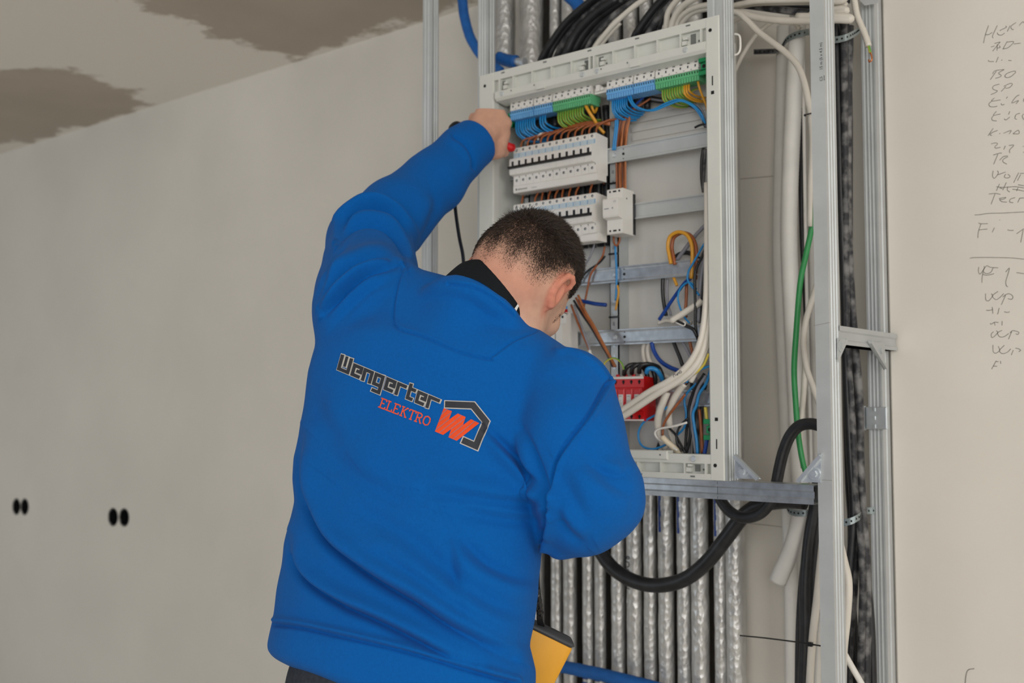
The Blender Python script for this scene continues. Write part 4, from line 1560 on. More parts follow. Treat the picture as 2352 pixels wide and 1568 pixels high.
def skin_mat():
    m = mat('skin', 'cfa58e', .55, var=.07, vscale=60, bump=.15, bscale=500, spec=.3)
    nt = m.node_tree
    bs = nt.nodes['Principled BSDF']
    bs.inputs['Subsurface Weight'].default_value = .12
    bs.inputs['Subsurface Radius'].default_value = (.012, .004, .002)
    cur = nt.nodes[m['ramp']].outputs[0]
    tc = nt.nodes.new('ShaderNodeTexCoord')
    n = nt.nodes.new('ShaderNodeTexNoise')
    n.inputs['Scale'].default_value = 420
    n.inputs['Detail'].default_value = 3
    nt.links.new(tc.outputs['Object'], n.inputs['Vector'])
    for at, colr in (('red', 'c8664e'), ('hair', '2a1d18')):
        a = nt.nodes.new('ShaderNodeAttribute')
        a.attribute_name = at
        mx = nt.nodes.new('ShaderNodeMix')
        mx.data_type = 'RGBA'
        if at == 'hair':
            f = nt.nodes.new('ShaderNodeMath')
            f.operation = 'MULTIPLY_ADD'
            f.use_clamp = True
            s = nt.nodes.new('ShaderNodeMath')
            s.operation = 'MULTIPLY_ADD'
            nt.links.new(n.outputs['Fac'], s.inputs[0])
            s.inputs[1].default_value = 1.7
            s.inputs[2].default_value = .10
            nt.links.new(a.outputs['Fac'], f.inputs[0])
            nt.links.new(s.outputs[0], f.inputs[1])
            f.inputs[2].default_value = 0
            fac = f.outputs[0]
        else:
            fac = a.outputs['Fac']
        nt.links.new(fac, mx.inputs['Factor'])
        nt.links.new(cur, mx.inputs['A'])
        mx.inputs['B'].default_value = lin(colr) + (1,)
        cur = mx.outputs['Result']
    nt.links.new(cur, bs.inputs['Base Color'])
    return m


me.materials.append(skin_mat())
body_o = link('person_body', me, person, 'bare skin of head, neck and hands')

# ---- hair strands on the scalp
N = vno(me)
fq = np.array([p.vertices[:4] if len(p.vertices) == 4 else list(p.vertices) + [p.vertices[2]] for p in me.polygons])
fm = hm[fq].mean(1)
selF = np.nonzero(fm > .04)[0]
ar = np.linalg.norm(np.cross(V[fq[selF, 1]] - V[fq[selF, 0]], V[fq[selF, 2]] - V[fq[selF, 0]]), axis=1)
wgt = ar * np.clip(fm[selF] ** 1.3 * 1.2 + .05, 0, 1)
NS = 70000
pick = selF[rng.choice(len(selF), NS, p=wgt / wgt.sum())]
uv = rng.random((NS, 2))
Pt = (V[fq[pick, 0]] * (1 - uv[:, :1]) + V[fq[pick, 1]] * uv[:, :1]) * (1 - uv[:, 1:]) + (V[fq[pick, 3]] * (1 - uv[:, :1]) + V[fq[pick, 2]] * uv[:, :1]) * uv[:, 1:]
Nt = N[fq[pick, 0]]
mm = fm[pick]
lp = LV[fq[pick, 0]]
RW, FW, UW = [RV * a[0] + UV * a[1] + VV * a[2] for a in (HR, HF, HU)]
topw = sstep(.03, .085, lp[:, 2])
flow = -UW[None] * (1 - topw)[:, None] * .9 + FW[None] * (topw * .9)[:, None] + FW[None] * .25
rnd = rng.normal(size=(NS, 3)) * .33
Ln = (.0022 + .0055 * mm ** 1.5 + .011 * topw * mm) * (0.7 + .6 * rng.random(NS))
d1 = Nt * (.30 + .75 * topw * mm)[:, None] + flow * .95 + rnd * .8
d1 /= np.linalg.norm(d1, axis=1)[:, None]
mid = Pt + d1 * (Ln * .55)[:, None]
d2 = d1 + flow * .35 - Nt * .12
d2 /= np.linalg.norm(d2, axis=1)[:, None]
tip = mid + d2 * (Ln * .55)[:, None]
view = (Pt - CAM)
sd = np.cross(d1, view)
sd /= np.linalg.norm(sd, axis=1)[:, None]
# blades turned at random about their own length
sd = sd + rng.normal(size=(NS, 3)) * .5
sd /= np.linalg.norm(sd, axis=1)[:, None]
wd = (.00020 + .00026 * mm)[:, None]
vs = np.concatenate([Pt - Nt * .0006 - sd * wd, Pt - Nt * .0006 + sd * wd, mid - sd * wd * .8, mid + sd * wd * .8, tip])
i = np.arange(NS)
hme = bpy.data.meshes.new('hair')
hme.from_pydata(vs.tolist(), [], np.stack([i, i + NS, i + 3 * NS, i + 2 * NS], 1).tolist() + np.stack([i + 2 * NS, i + 3 * NS, i + 4 * NS], 1).tolist())
hme.materials.append(mat('dark_brown_hair', '2d221b', .6, var=.5, vscale=300, spec=.35))
ho = link('hair', hme, person, 'short dark brown hair, faded to skin at the nape')
ho['kind'] = 'stuff'


def strands(name, centre, span, n, L, dr_, wid=.0005, jit=.35):
    b = MB()
    for k in range(n):
        t = rng.random() * 2 - 1
        p = centre + span * t + rng.normal(size=3) * .0012
        d = dr_ + rng.normal(size=3) * jit
        d /= np.linalg.norm(d)
        s_ = np.cross(d, rng.normal(size=3))
        s_ /= np.linalg.norm(s_)
        P3 = to_world(np.array([p - s_ * wid, p + s_ * wid, p + d * L * (.6 + .6 * rng.random())]))
        b.add(P3, [(0, 1, 2)])
    return b.build(name, hme.materials[0], person)


for s in (-1, 1):
    strands('eyebrow', H(s * .033, .102, .008), HR * .018, 70, .005, HR * s * .8 + HF * .3)
    strands('eyelashes', H(s * .034, .097, -.018), HR * .013, 60, .007, HF * .8 - HU * .5, .0003)
    b = MB()
    c = to_world(H(s * .032, .088, -.018)[None])[0]
    bm = bmesh.new()
    bmesh.ops.create_uvsphere(bm, u_segments=16, v_segments=10, radius=.0125)
    b.add([np.array(v.co) + c for v in bm.verts], [[v.index for v in f.verts] for f in bm.faces])
    bm.free()
    b.build('eye', M['paper'], person, True)
strands('sideburn', H(.0725, .040, -.030), HU * .012 + HF * .004, 60, .0035, -HU * .7 + HR * .3 + HF * .3, .0004)
strands('sideburn', H(-.0725, .040, -.030), HU * .012 + HF * .004, 40, .0035, -HU * .7 - HR * .3 + HF * .3, .0004)

# ---- black collar of the shirt underneath
ax, nrm_, sdv = NAX, NNR, NSD
b = MB()
CA = np.array([.42, .60, .18])
c0 = NC - CA * .036
n = 48
vs = []
for (h_, r_) in ((-.028, .091), (-.010, .0895), (.012, .0860), (.030, .0830), (.034, .0810), (.030, .0790), (-.028, .080)):
    for k in range(n):
        t = 2 * math.pi * k / n
        wv = 1 + .02 * math.sin(3 * t + .5)
        vs.append(c0 + CA * (h_ + .004 * math.sin(2 * t)) + (nrm_ * math.cos(t) * 1.02 + sdv * math.sin(t)) * r_ * wv)
fs = [(r_ * n + k, r_ * n + (k + 1) % n, (r_ + 1) * n + (k + 1) % n, (r_ + 1) * n + k) for r_ in range(6) for k in range(n)]
b.add(to_world(np.array(vs)), fs)
b.build('collar', mat('black_collar_cloth', '14181c', .85, var=.1, vscale=120, bump=.2, bscale=900, spec=.2), person, True, 'black stand-up collar around the neck')
b = MB()
q = [cc(1182, 708, 1.825), cc(1189, 698, 1.825), cc(1192, 702, 1.825), cc(1186, 714, 1.825)]
tagP = to_world(np.array(q + [p + np.array([0, 0, .0015]) for p in q]))
b.add(tagP, [(0, 1, 2, 3), (7, 6, 5, 4), (0, 4, 5, 1), (1, 5, 6, 2), (2, 6, 7, 3), (3, 7, 4, 0)])
b.build('collar_tag', M['paper'], person, False, 'small white tag at the right side of the collar')

# ---- trousers and shoes
wz = np.array([0, math.cos(PIT), math.sin(PIT)])
hip = cc(925, 1612, 1.80)
hz = to_world(hip[None])[0][2]
sl_ = np.array([math.cos(TH), 0, -math.sin(TH)])
fw = np.array([math.sin(TH), 0, math.cos(TH)])
legs = []
for s in (-1, 1):
    a0 = hip + sl_ * s * .095
    kn = a0 - wz * (hz * .47) + fw * .03 + sl_ * s * .01
    an = a0 - wz * (hz - .10) + sl_ * s * .02
    legs += chain([(a0, .112), (kn, .078), (an, .062)])
legs += [el(hip + wz * .03, [sl_, fw, wz], (.195, .128, .14))]
P, Q, T = surface(union([(legs, .03)]), (-.55, -1.75, 1.40), (.2, -.45, 2.05), .010)
me = to_mesh('trousers', P, Q, T, sub=1)
me.materials.append(mat('dark_denim', '33373f', .85, var=.2, vscale=150, bump=.2, bscale=700, spec=.2))
link('trousers', me, person, 'dark trousers, just visible below the hem')
for s in (-1, 1):
    an = hip + sl_ * (s * .115) - wz * (hz - .05)
    A = [sl_, fw, wz]
    sh = [el(an + fw * .05 - wz * .005, A, (.052, .15, .043)), rc(an + wz * .08, an, .05, .052)]
    P, Q, T = surface(union([(sh, .03)]), an - .2, an + .25, .008)
    w_ = to_world(P)
    w_[:, 2] = np.maximum(w_[:, 2], 0.001)
    me = to_mesh('shoe', w_, Q, T, world=False)
    me.materials.append(M['black'])
    link('shoe', me, person)
# ------------------------------------------------------------------ pipes, cables and wires
def pt(p, Yd):
    return PY(p[0], p[1], p[2] if len(p) > 2 else Yd)


def wire(name, label, cat, pts, r, m, Y=2.06, group=None, n=8, sub=6, stripe=None, noise=0.):
    P = [pt(p, Y) for p in pts]
    b = MB()
    b.tube(P, r, n, sub, 0, stripe, noise)
    o = b.build(name, m if isinstance(m, list) else [M[m]], None, True)
    return tag(o, label, cat, group)


# foil wrapped pipes behind the frame, each over the full height of the shaft
PIPES = [(1158, .030), (1221, .034), (1270, .0155), (1302, .0180), (1342, .0150), (1370, .0150), (1413, .0178), (1451, .0195), (1486, .0165), (1524, .0195), (1564, .0172), (1603, .0215), (1648, .0160), (1685, .0222)]
for i, (px_, r_) in enumerate(PIPES):
    p = PY(px_, 1350 if i > 1 else 60, 2.32)
    r_ *= 1.0
    zs = np.arange(.02, ZC - .02, .022)
    b = MB()
    n = 22
    vs = []
    ph = rng.random(3) * 6
    for k, z in enumerate(zs):
        for q in range(n):
            t = 2 * math.pi * q / n
            rr = r_ * (1 + .018 * rng.normal() + .012 * math.sin(z * 23 + ph[0] + t))
            vs.append((p[0] + rr * math.cos(t), 2.352 - r_ + rr * math.sin(t), z))
    fs = [(k * n + q, k * n + (q + 1) % n, (k + 1) * n + (q + 1) % n, (k + 1) * n + q) for k in range(len(zs) - 1) for q in range(n)]
    b.add(vs, fs)
    t = thing('foil_pipe', 'foil wrapped insulated pipe behind the cabinet, %s of the row from the left' % ORD[i], 'pipe', (p[0], 2.32, 0), 'foil wrapped pipes in the shaft')
    b.build('foil_sleeve', M['foil'], t, True)
    b = MB()
    for zz in (.0, ZC - .03):
        b.cyl((p[0], 2.352 - r_, zz), (0, 0, 1), r_ * .45, .03, 14)
    b.build('pipe', M['copper'], t)
    # printed marks and tape
    if i in (4, 5, 6, 8, 9, 10, 12):
        b = MB()
        yy = 2.352 - 2 * r_ - .0012
        c0 = p[0] + r_ * .25
        if i == 5 or i == 4:
            pass
        for (za, zb) in (((.62, .70),) if i in (4, 5, 6, 8) else ((1.08, 1.17),)):
            for k in range(7):
                zz = za + (zb - za) * k / 7
                if za < 1:
                    b.box(p[0] - r_ * .5, p[0] + r_ * .45, 2.352 - 2 * r_ * .995 - .002, 2.352 - 2 * r_ * .8, zz, zz + .0035)
                else:
                    b.box(p[0] - r_ * .42, p[0] - r_ * (.1 + .08 * (k % 3)), 2.352 - 2 * r_ * .985 - .0015, 2.352 - 2 * r_ * .8, zz, zz + (zb - za) / 7)
        b.build('blue_print', M['dblue'], t)
p = PY(1440, 1275, 2.352 - .040)
vs, fs = text_mesh('ROCKW', .022, (PIPEX := PY(1451, 1350, 2.32)[0] - .016, 2.352 - .0402, p[2]), (0, 0, -1), (1, 0, 0))
b = MB()
b.add(vs, fs)
pr = [o for o in COL.objects if o.name.startswith('foil_pipe')][7]
b.build('printed_text', M['ink'], pr)

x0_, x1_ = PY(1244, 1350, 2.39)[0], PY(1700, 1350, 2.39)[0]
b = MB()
b.box(x0_, x1_, 2.386, 2.3985, .02, ZC - .03)  # added dark panel that paints in the shade between the pipes
tag(b.build('gap_shade_panel', mat('painted_gap_shade', '3a3530', .9, var=.15)), 'dark panel painting the shade in the gaps between the foil pipes', 'shade panel')

# blue foam sleeves
wire('blue_hose', 'blue foam sleeved hose curving down beside the cabinet at the top', 'hose', [(1056, -60), (1062, 0), (1068, 45), (1083, 92), (1112, 135), (1150, 165)], .0135, 'bpipe', 2.16, None, 14, 8, None, .03)
wire('blue_hose', 'blue foam sleeved hose low in front of the foil pipes', 'hose', [(1215, 1512), (1290, 1530), (1350, 1542), (1420, 1558), (1500, 1578), (1600, 1606)], [.015, .016, .016, .015], 'bpipe', 2.26, None, 14, 8, None, .03)
t = thing('pipe_coupling', 'blue sleeved pipe end with a bright metal fitting left above the cabinet', 'pipe end', tuple(PY(1165, 140, 2.2)))
b = MB()
b.tube([PY(1145, 132, 2.2), PY(1165, 139, 2.2), PY(1186, 141, 2.2)], .0165, 14, 5, 0, None, .03)
b.build('foam_sleeve', M['bpipe'], t, True)
b = MB()
b.tube([PY(1186, 141, 2.2), PY(1200, 143, 2.2)], .010, 12, 2)
b.tube([PY(1200, 143, 2.2), PY(1206, 143, 2.2)], .0125, 8, 2)
b.build('fitting', M['zinc'], t)
t = thing('pipe_coupling', 'blue sleeved pipe piece at the very top between foil pipe and black cables', 'pipe end', tuple(PY(1330, 8, 2.2)))
b = MB()
b.tube([PY(1302, -14, 2.2), PY(1322, 4, 2.2), PY(1338, 24, 2.2)], .017, 14, 5, 0, None, .03)
b.build('foam_sleeve', M['bpipe'], t, True)
b = MB()
b.tube([PY(1336, 22, 2.2), PY(1330, 60, 2.2)], .012, 12, 2)
b.build('pipe', M['dblue'], t)

# ---- cables arching over the top of the cabinet
G = 'black cables arching over the top of the cabinet'
L = 'thick black cable arching into the top of the cabinet'
for i, (pts, r, m) in enumerate([
    ([(1238, 150), (1247, 128), (1266, 98), (1296, 56), (1332, 22), (1375, -12)], .0085, 'cable'),
    ([(1256, 146), (1266, 118), (1286, 84), (1318, 44), (1350, 14), (1392, -18)], .0078, 'cable'),
    ([(1276, 140), (1286, 116), (1304, 84), (1336, 42), (1394, -4)], .0095, 'cable_dust'),
    ([(1296, 136), (1305, 112), (1326, 74), (1362, 36), (1418, -4)], .0110, 'cable'),
    ([(1313, 132), (1322, 108), (1345, 72), (1380, 36), (1432, -2)], .0105, 'cable'),
    ([(1330, 128), (1340, 104), (1366, 68), (1396, 38), (1446, 4), (1480, -18)], .0090, 'cable'),
    ([(1345, 122), (1358, 96), (1382, 64), (1412, 34), (1462, 0)], .0075, 'cable_dust'),
    ([(1455, 92), (1465, 72), (1484, 44), (1506, 16), (1530, -10)], .0095, 'cable'),
    ([(1470, 88), (1482, 66), (1502, 38), (1524, 10), (1545, -8)], .0100, 'cable'),
    ([(1487, 84), (1500, 60), (1518, 34), (1548, 4), (1570, -14)], .0085, 'cable_dust'),
    ([(1508, 78), (1516, 54), (1532, 24), (1560, -6)], .0080, 'cable'),
]):
    ends = PY(pts[0][0], pts[0][1], 2.12)
    b = MB()
    b.tube([(ends[0] + .004 * (i % 2), 2.078, 2.06), (ends[0], 2.080, 2.12), (ends[0], 2.088, 2.19)] + [PY(x, y, 2.12 + .012 * (i % 3)) for x, y in pts], r, 10, 6)
    tag(b.build('black_cable', M[m], None, True), L + ', %s from the left' % ORD[i], 'cable', G)
G = 'white cables arching over the top of the cabinet'
L = 'white cable arching into the top of the cabinet'
for i, (pts, r) in enumerate([
    ([(1362, 116), (1376, 96), (1410, 56), (1455, 16), (1486, -4), (1520, -22)], .0068),
    ([(1376, 112), (1384, 98), (1404, 74), (1424, 52)], .0060),
    ([(1530, 70), (1531, 52), (1535, 28), (1552, 4), (1575, -16)], .0070),
    ([(1541, 68), (1545, 50), (1556, 28), (1576, 8), (1610, -10)], .0075),
    ([(1553, 64), (1558, 46), (1576, 28), (1602, 16), (1640, 10), (1670, 8)], .0066),
    ([(1562, 62), (1568, 50), (1586, 32), (1612, 22), (1644, 19), (1672, 18)], .0066),
]):
    wire('white_cable', L + ', %s from the left' % ORD[i], 'cable', [(x, y, 2.095 + .008 * (i % 3)) for x, y in pts], r, 'wcable', group=G, n=10)

for i in range(9):  # cables added as dark filling for the shaded gaps between breaker rows
    b = MB()
    x = -1.605 + i * .023
    b.tube([(x, 2.082, 2.09), (x + .006 * math.sin(i), 2.086, 1.99), (x, 2.084, 1.90), (x + .005, 2.086, 1.76)], .0085, 8, 6)
    tag(b.build('black_cable', M['cable'], None, True), 'black cable added to darken the shaded gaps behind the breaker rows, %s from left' % ORD[i], 'cable', 'black cables added to darken the breaker gaps')

# ---- cables crossing between cabinet and wall stud
w = lambda lab, pts, r, m, Y=2.16, nm='white_cable', cat='cable', n=10, **k: wire(nm, lab, cat, pts, r, m, Y, None, n, 6, **k)
w('white cable crossing highest between the cabinet stud and the corner stud', [(1660, 20), (1690, 12), (1740, 3), (1800, 1), (1880, 0), (1925, 4), (1942, -4), (1946, -20)], .0062, 'wcable')
w('white cable just under the highest one between the two studs', [(1660, 26), (1690, 17), (1735, 8), (1800, 6), (1880, 6), (1930, 14), (1944, 4)], .0062, 'wcable', 2.18)
w('grey dusty black cable crossing between the two studs', [(1690, 10), (1730, 14), (1780, 21), (1830, 27), (1890, 30), (1940, 20)], .0082, 'cable_dust', 2.20, 'black_cable')
w('second dusty black cable above the thick white loop', [(1680, 6), (1740, 9), (1800, 13), (1860, 15), (1900, 12), (1950, 0)], .0075, 'cable', 2.23, 'black_cable')
w('thick white cable bending into a loop beside the wall stud', [(1670, 28), (1700, 30), (1735, 40), (1790, 47), (1860, 48), (1920, 45), (1948, 46), (1954, 42), (1940, 39), (1890, 38), (1830, 38)], .0077, 'wcable', 2.15)
w('white cable loop end just above the thick loop beside the corner stud', [(1860, 34), (1915, 32), (1936, 28), (1944, 24), (1930, 20), (1900, 24)], .0075, 'wcable', 2.17)
w('white cable hanging diagonally down behind the corner stud', [(1668, 24), (1695, 30), (1714, 45), (1745, 75), (1800, 117), (1830, 148), (1846, 185), (1857, 235), (1862, 262), (1866, 330), (1862, 420), (1860, 520)], [.0062, .0066, .0068, .0068, .0062, .005], 'wcable', 2.12)
w('thin pale cable slanting up behind the diagonal white cable', [(1686, 168), (1705, 128), (1735, 82), (1768, 54), (1790, 44)], .0050, 'wcable', 2.20)
w('short pale cable end rising beside the cabinet stud at the top', [(1680, 52), (1700, 42), (1725, 38)], .0045, 'wcable', 2.22)
w('short white cable end below the thick loop in front of the conduit strap', [(1815, 50), (1828, 56), (1836, 66)], .0055, 'wcable', 2.20)
t = thing('stripped_cable', 'white cable hanging in front of the wall stud with bared wires', 'cable', tuple(PY(1990, 60, 2.25)))
b = MB()
b.tube([PY(1958, -20, 2.24), PY(1963, 6, 2.24), PY(1970, 40, 2.24), PY(1986, 78, 2.24), PY(1995, 106, 2.24)], .0068, 10, 6)
b.build('sheath', M['wcable'], t, True)
b = MB()
b.tube([PY(1995, 105, 2.24), PY(1997, 113, 2.24), PY(1999, 121, 2.24)], .0030, 8, 4, 0, 2)
b.build('core', [M['wyellow'], M['wgreen']], t, True)
b = MB()
b.tube([PY(1999, 120, 2.24), PY(2002, 130, 2.24), PY(2002, 138, 2.24), PY(1997, 142, 2.24), PY(1995, 137, 2.24)], .0018, 8, 5)
b.build('bare_wire', M['copper'], t, True)

# ---- conduits and cables in the open part of the shaft
def corrugated(label, pts, r, m, Y, nm='conduit', amp=.035, pitch=.008):
    P = smooth_path([pt(p, Y) for p in pts], 40)
    s = np.r_[0, np.cumsum(np.linalg.norm(np.diff(P, axis=0), axis=1))]
    k = int(s[-1] / pitch * 2)
    ss_ = np.linspace(0, s[-1], k)
    Q_ = np.stack([np.interp(ss_, s, P[:, a]) for a in range(3)], 1)
    b = MB()
    b.tube(Q_, 1, 14, 1)
    R_ = np.where(np.arange(k) % 2 == 0, r, r * (1 - amp))
    V_ = np.array(b.v)
    for i in range(k):
        V_[i * 14:(i + 1) * 14] = Q_[i] + (V_[i * 14:(i + 1) * 14] - Q_[i]) * R_[i]
    b.v = [tuple(v) for v in V_]
    return tag(b.build(nm, M[m], None, True), label, 'conduit')


corrugated('thick white corrugated conduit ending in mid air beside the corner stud', [(1836, -40), (1832, 60), (1824, 200), (1815, 400), (1812, 540), (1816, 660), (1824, 820), (1832, 1000), (1838, 1130), (1836, 1190), (1820, 1255), (1786, 1335)], .0195, 'conduit', 2.26)
corrugated('pale corrugated conduit behind the thick white one', [(1800, 60), (1795, 300), (1790, 560), (1797, 760), (1806, 980), (1812, 1200), (1818, 1400), (1820, 1600)], .0165, 'conduit', 2.345)
w('slim grey rigid tube right of the thick white conduit', [(1844, 60), (1847, 300), (1851, 560), (1856, 800), (1862, 1000), (1868, 1250)], .0040, 'conduit', 2.27, 'conduit', 'conduit')
w('wide grey tube half hidden behind the corner stud', [(1866, 500), (1868, 700), (1872, 900), (1874, 1000), (1878, 1250)], .0095, 'conduit', 2.30, 'conduit', 'conduit')
w('straight black cable in the gap right of the thick white conduit', [(1840, 80), (1839, 300), (1842, 520), (1848, 640), (1854, 760), (1862, 900)], .0062, 'cable', 2.30, 'black_cable')
w('green cable bowing out beside the corner stud', [(1872, 420), (1866, 510), (1850, 590), (1838, 650), (1829, 760), (1824, 850), (1828, 930), (1832, 985), (1838, 1030), (1845, 1066), (1856, 1100)], [.0058, .0060, .0062, .0060, .0056], 'greencable', 2.14, 'green_cable')
w('white cable bulging out from behind the corner stud', [(1880, 640), (1868, 680), (1853, 728), (1846, 780), (1852, 840), (1868, 890), (1884, 935)], .0062, 'wcable', 2.12)
w('pale cable running down beside the lower green cable', [(1850, 830), (1846, 900), (1838, 1000), (1846, 1075)], .0062, 'wcable', 2.16)
w('black cable loop hanging over the steel track', [(1905, 985), (1884, 978), (1862, 973), (1836, 978), (1815, 1000), (1800, 1035), (1790, 1075), (1783, 1110), (1772, 1148), (1750, 1176), (1722, 1188), (1694, 1185), (1668, 1166), (1650, 1136), (1640, 1100)], .0118, 'cable', 2.06, 'black_cable', n=14)
w('thickest black cable sagging in front of the foil pipes', [(1330, 1160), (1358, 1222), (1380, 1268), (1410, 1306), (1456, 1334), (1512, 1344), (1572, 1330), (1624, 1290), (1668, 1235), (1706, 1186), (1745, 1160), (1800, 1150), (1850, 1152)], .0168, 'cable', 2.16, 'black_cable', n=16)
w('thick black cable dropping left of the lower corner stud', [(1880, 1090), (1872, 1160), (1858, 1240), (1850, 1340), (1850, 1450), (1846, 1600)], .0120, 'cable', 2.14, 'black_cable', n=12)
w('second black cable close to the lower corner stud', [(1888, 1140), (1878, 1200), (1868, 1300), (1866, 1420), (1862, 1600)], .0100, 'cable', 2.18, 'black_cable', n=12)
w('slim black cable left of the thick one at the bottom', [(1870, 1180), (1852, 1240), (1838, 1350), (1832, 1460), (1830, 1600)], .0048, 'cable', 2.24, 'black_cable')
w('white cable slanting down from the lower corner stud', [(1890, 1240), (1884, 1300), (1876, 1380), (1866, 1470), (1858, 1600)], .0078, 'wcable', 2.10)
w('grey cable beside the slanting white cable at the bottom', [(1892, 1290), (1888, 1380), (1880, 1480), (1876, 1600)], .0080, 'conduit', 2.13, 'grey_cable')
G = 'black cables bundled between the two studs'
for i, (pts, r, m) in enumerate([
    ([(1918, 40), (1924, 200), (1930, 420), (1938, 640), (1944, 860), (1952, 1040), (1960, 1180), (1950, 1330), (1945, 1460), (1940, 1600)], .0082, 'cable'),
    ([(1930, 36), (1932, 200), (1934, 420), (1940, 640), (1950, 800), (1962, 960), (1968, 1100), (1970, 1200), (1962, 1340), (1952, 1480), (1948, 1600)], .0085, 'cable_dust'),
    ([(1942, 44), (1944, 240), (1944, 500), (1950, 680), (1958, 850), (1972, 1000), (1980, 1140), (1984, 1240), (1994, 1380), (1998, 1500), (2002, 1600)], .0082, 'cable'),
    ([(1952, 60), (1948, 240), (1947, 460), (1954, 660), (1964, 800), (1974, 920), (1976, 1060), (1982, 1180), (1990, 1290), (1992, 1420), (1990, 1600)], .0085, 'cable_dust'),
    ([(1924, 50), (1928, 260), (1936, 520), (1940, 700), (1944, 900), (1950, 1100), (1956, 1200), (1956, 1360), (1964, 1480), (1968, 1600)], .0085, 'cable'),
    ([(1938, 52), (1940, 260), (1942, 480), (1945, 760), (1958, 980), (1964, 1140), (1976, 1220), (1982, 1340), (1978, 1480), (1976, 1600)], .0075, 'cable_dust'),
    ([(1946, 60), (1950, 280), (1950, 460), (1952, 740), (1970, 1000), (1974, 1180), (1982, 1260), (2000, 1420), (2006, 1600)], .0082, 'cable'),
]):
    wire('black_cable', 'dusty black cable bundled right of the corner stud, %s from the left at top' % ORD[i], 'cable', [(x, y, 2.20 + .018 * ((i * 2) % 5)) for x, y in pts], r, m, group=G, n=10)
w('white cable bulging right of the lower corner stud', [(1926, 1240), (1938, 1290), (1948, 1340), (1944, 1420), (1936, 1500), (1934, 1600)], .0085, 'wcable', 2.08)
w('pale cable slanting right at the bottom beside the corner stud', [(1928, 1480), (1945, 1510), (1962, 1540), (1985, 1580)], .0060, 'conduit', 2.10, 'grey_cable')


# ---- perforated straps and a cable tie
def strap(label, pts, Y, w_=.014, m='strap', nm='perforated_strap'):
    P = smooth_path([pt(p, Y) for p in pts], 8)
    b = MB()
    n = len(P)
    up = np.array([0, 0, w_ / 2])
    vs = list(P - up) + list(P + up) + list(P - up + np.array([0, .0015, 0])) + list(P + up + np.array([0, .0015, 0]))
    fs = []
    for i in range(n - 1):
        fs += [(i, i + 1, n + i + 1, n + i), (2 * n + i, 3 * n + i, 3 * n + i + 1, 2 * n + i + 1), (n + i, n + i + 1, 3 * n + i + 1, 3 * n + i), (i, 2 * n + i, 2 * n + i + 1, i + 1)]
    b.add(vs, fs)
    t = thing(nm, label, 'strap', tuple(P[0]))
    b.build('band', M[m], t)
    b = MB()
    s = np.r_[0, np.cumsum(np.linalg.norm(np.diff(P, axis=0), axis=1))]
    for q in np.arange(.006, s[-1] - .004, .011):
        c = np.array([np.interp(q, s, P[:, a]) for a in range(3)])
        b.cyl(c + np.array([0, -.0006, 0]), (0, 1, 0), .0024, .0004, 8)
    b.build('hole', M['dark'], t)
    return t


strap('steel strap around the thick white conduit near the top', [(1796, 108, 2.30), (1806, 92, 2.25), (1822, 82, 2.235), (1842, 76, 2.235), (1858, 73, 2.25)], 2.25)
strap('dark steel strap end sticking out left of the thick conduit', [(1731, 119), (1760, 118), (1782, 117), (1798, 110)], 2.31, .012, 'cable_dust')
strap('steel strap around the black cable bundle near the top', [(1908, 92, 2.18), (1928, 90, 2.175), (1948, 84, 2.18), (1966, 74, 2.22), (1978, 64, 2.30)], 2.2)
strap('steel strap around the lower end of the thick white conduit', [(1806, 1158, 2.29), (1812, 1172, 2.25), (1828, 1178, 2.235), (1848, 1178, 2.235), (1862, 1176, 2.25)], 2.25)
strap('dark steel strap end beside the conduit below the steel track', [(1765, 1160), (1785, 1160), (1806, 1161)], 2.30, .012, 'cable_dust')
strap('steel strap around the lower black cable bundle', [(1938, 1200, 2.17), (1956, 1196, 2.17), (1974, 1186, 2.19), (1988, 1174, 2.27), (2010, 1172, 2.295)], 2.2)
b = MB()
P = smooth_path([PY(1700, 1459, 2.12), PY(1760, 1465, 2.09), PY(1830, 1474, 2.06), PY(1862, 1479, 2.055), PY(1894, 1484, 2.05)], 6)
b.tube(P, .0016, 6, 1)
c = PY(1862, 1479, 2.055)
b.box(c[0] - .004, c[0] + .004, c[1] - .004, c[1] + .003, c[2] - .004, c[2] + .004)
tag(b.build('cable_tie', M['black'], None), 'long black cable tie stretched to the lower corner stud', 'cable tie')
b = MB()
b.tube([PY(1848, 264, 2.115), PY(1856, 262, 2.105), PY(1868, 259, 2.115)], .0014, 6, 5)
b.cyl(PY(1850, 265, 2.105), (0, -1, 0), .0026, .003, 8)
tag(b.build('cable_tie', M['black'], None), 'small black cable tie on the diagonal white cable', 'cable tie')
# pale eyelet plate on the cabinet stud
b = MB()
P = [PY(x, y, 2.02) for x, y in ((1688, 78), (1696, 80), (1700, 88), (1700, 114), (1694, 124), (1688, 126))]
b.tube(P, .0022, 6, 3)
tag(b.build('hanger_lug', M['white']), 'pale plastic lug on the right side of the cabinet near its top', 'lug')

# ---- wires hanging from the terminal strips
Ystrip = 2.03


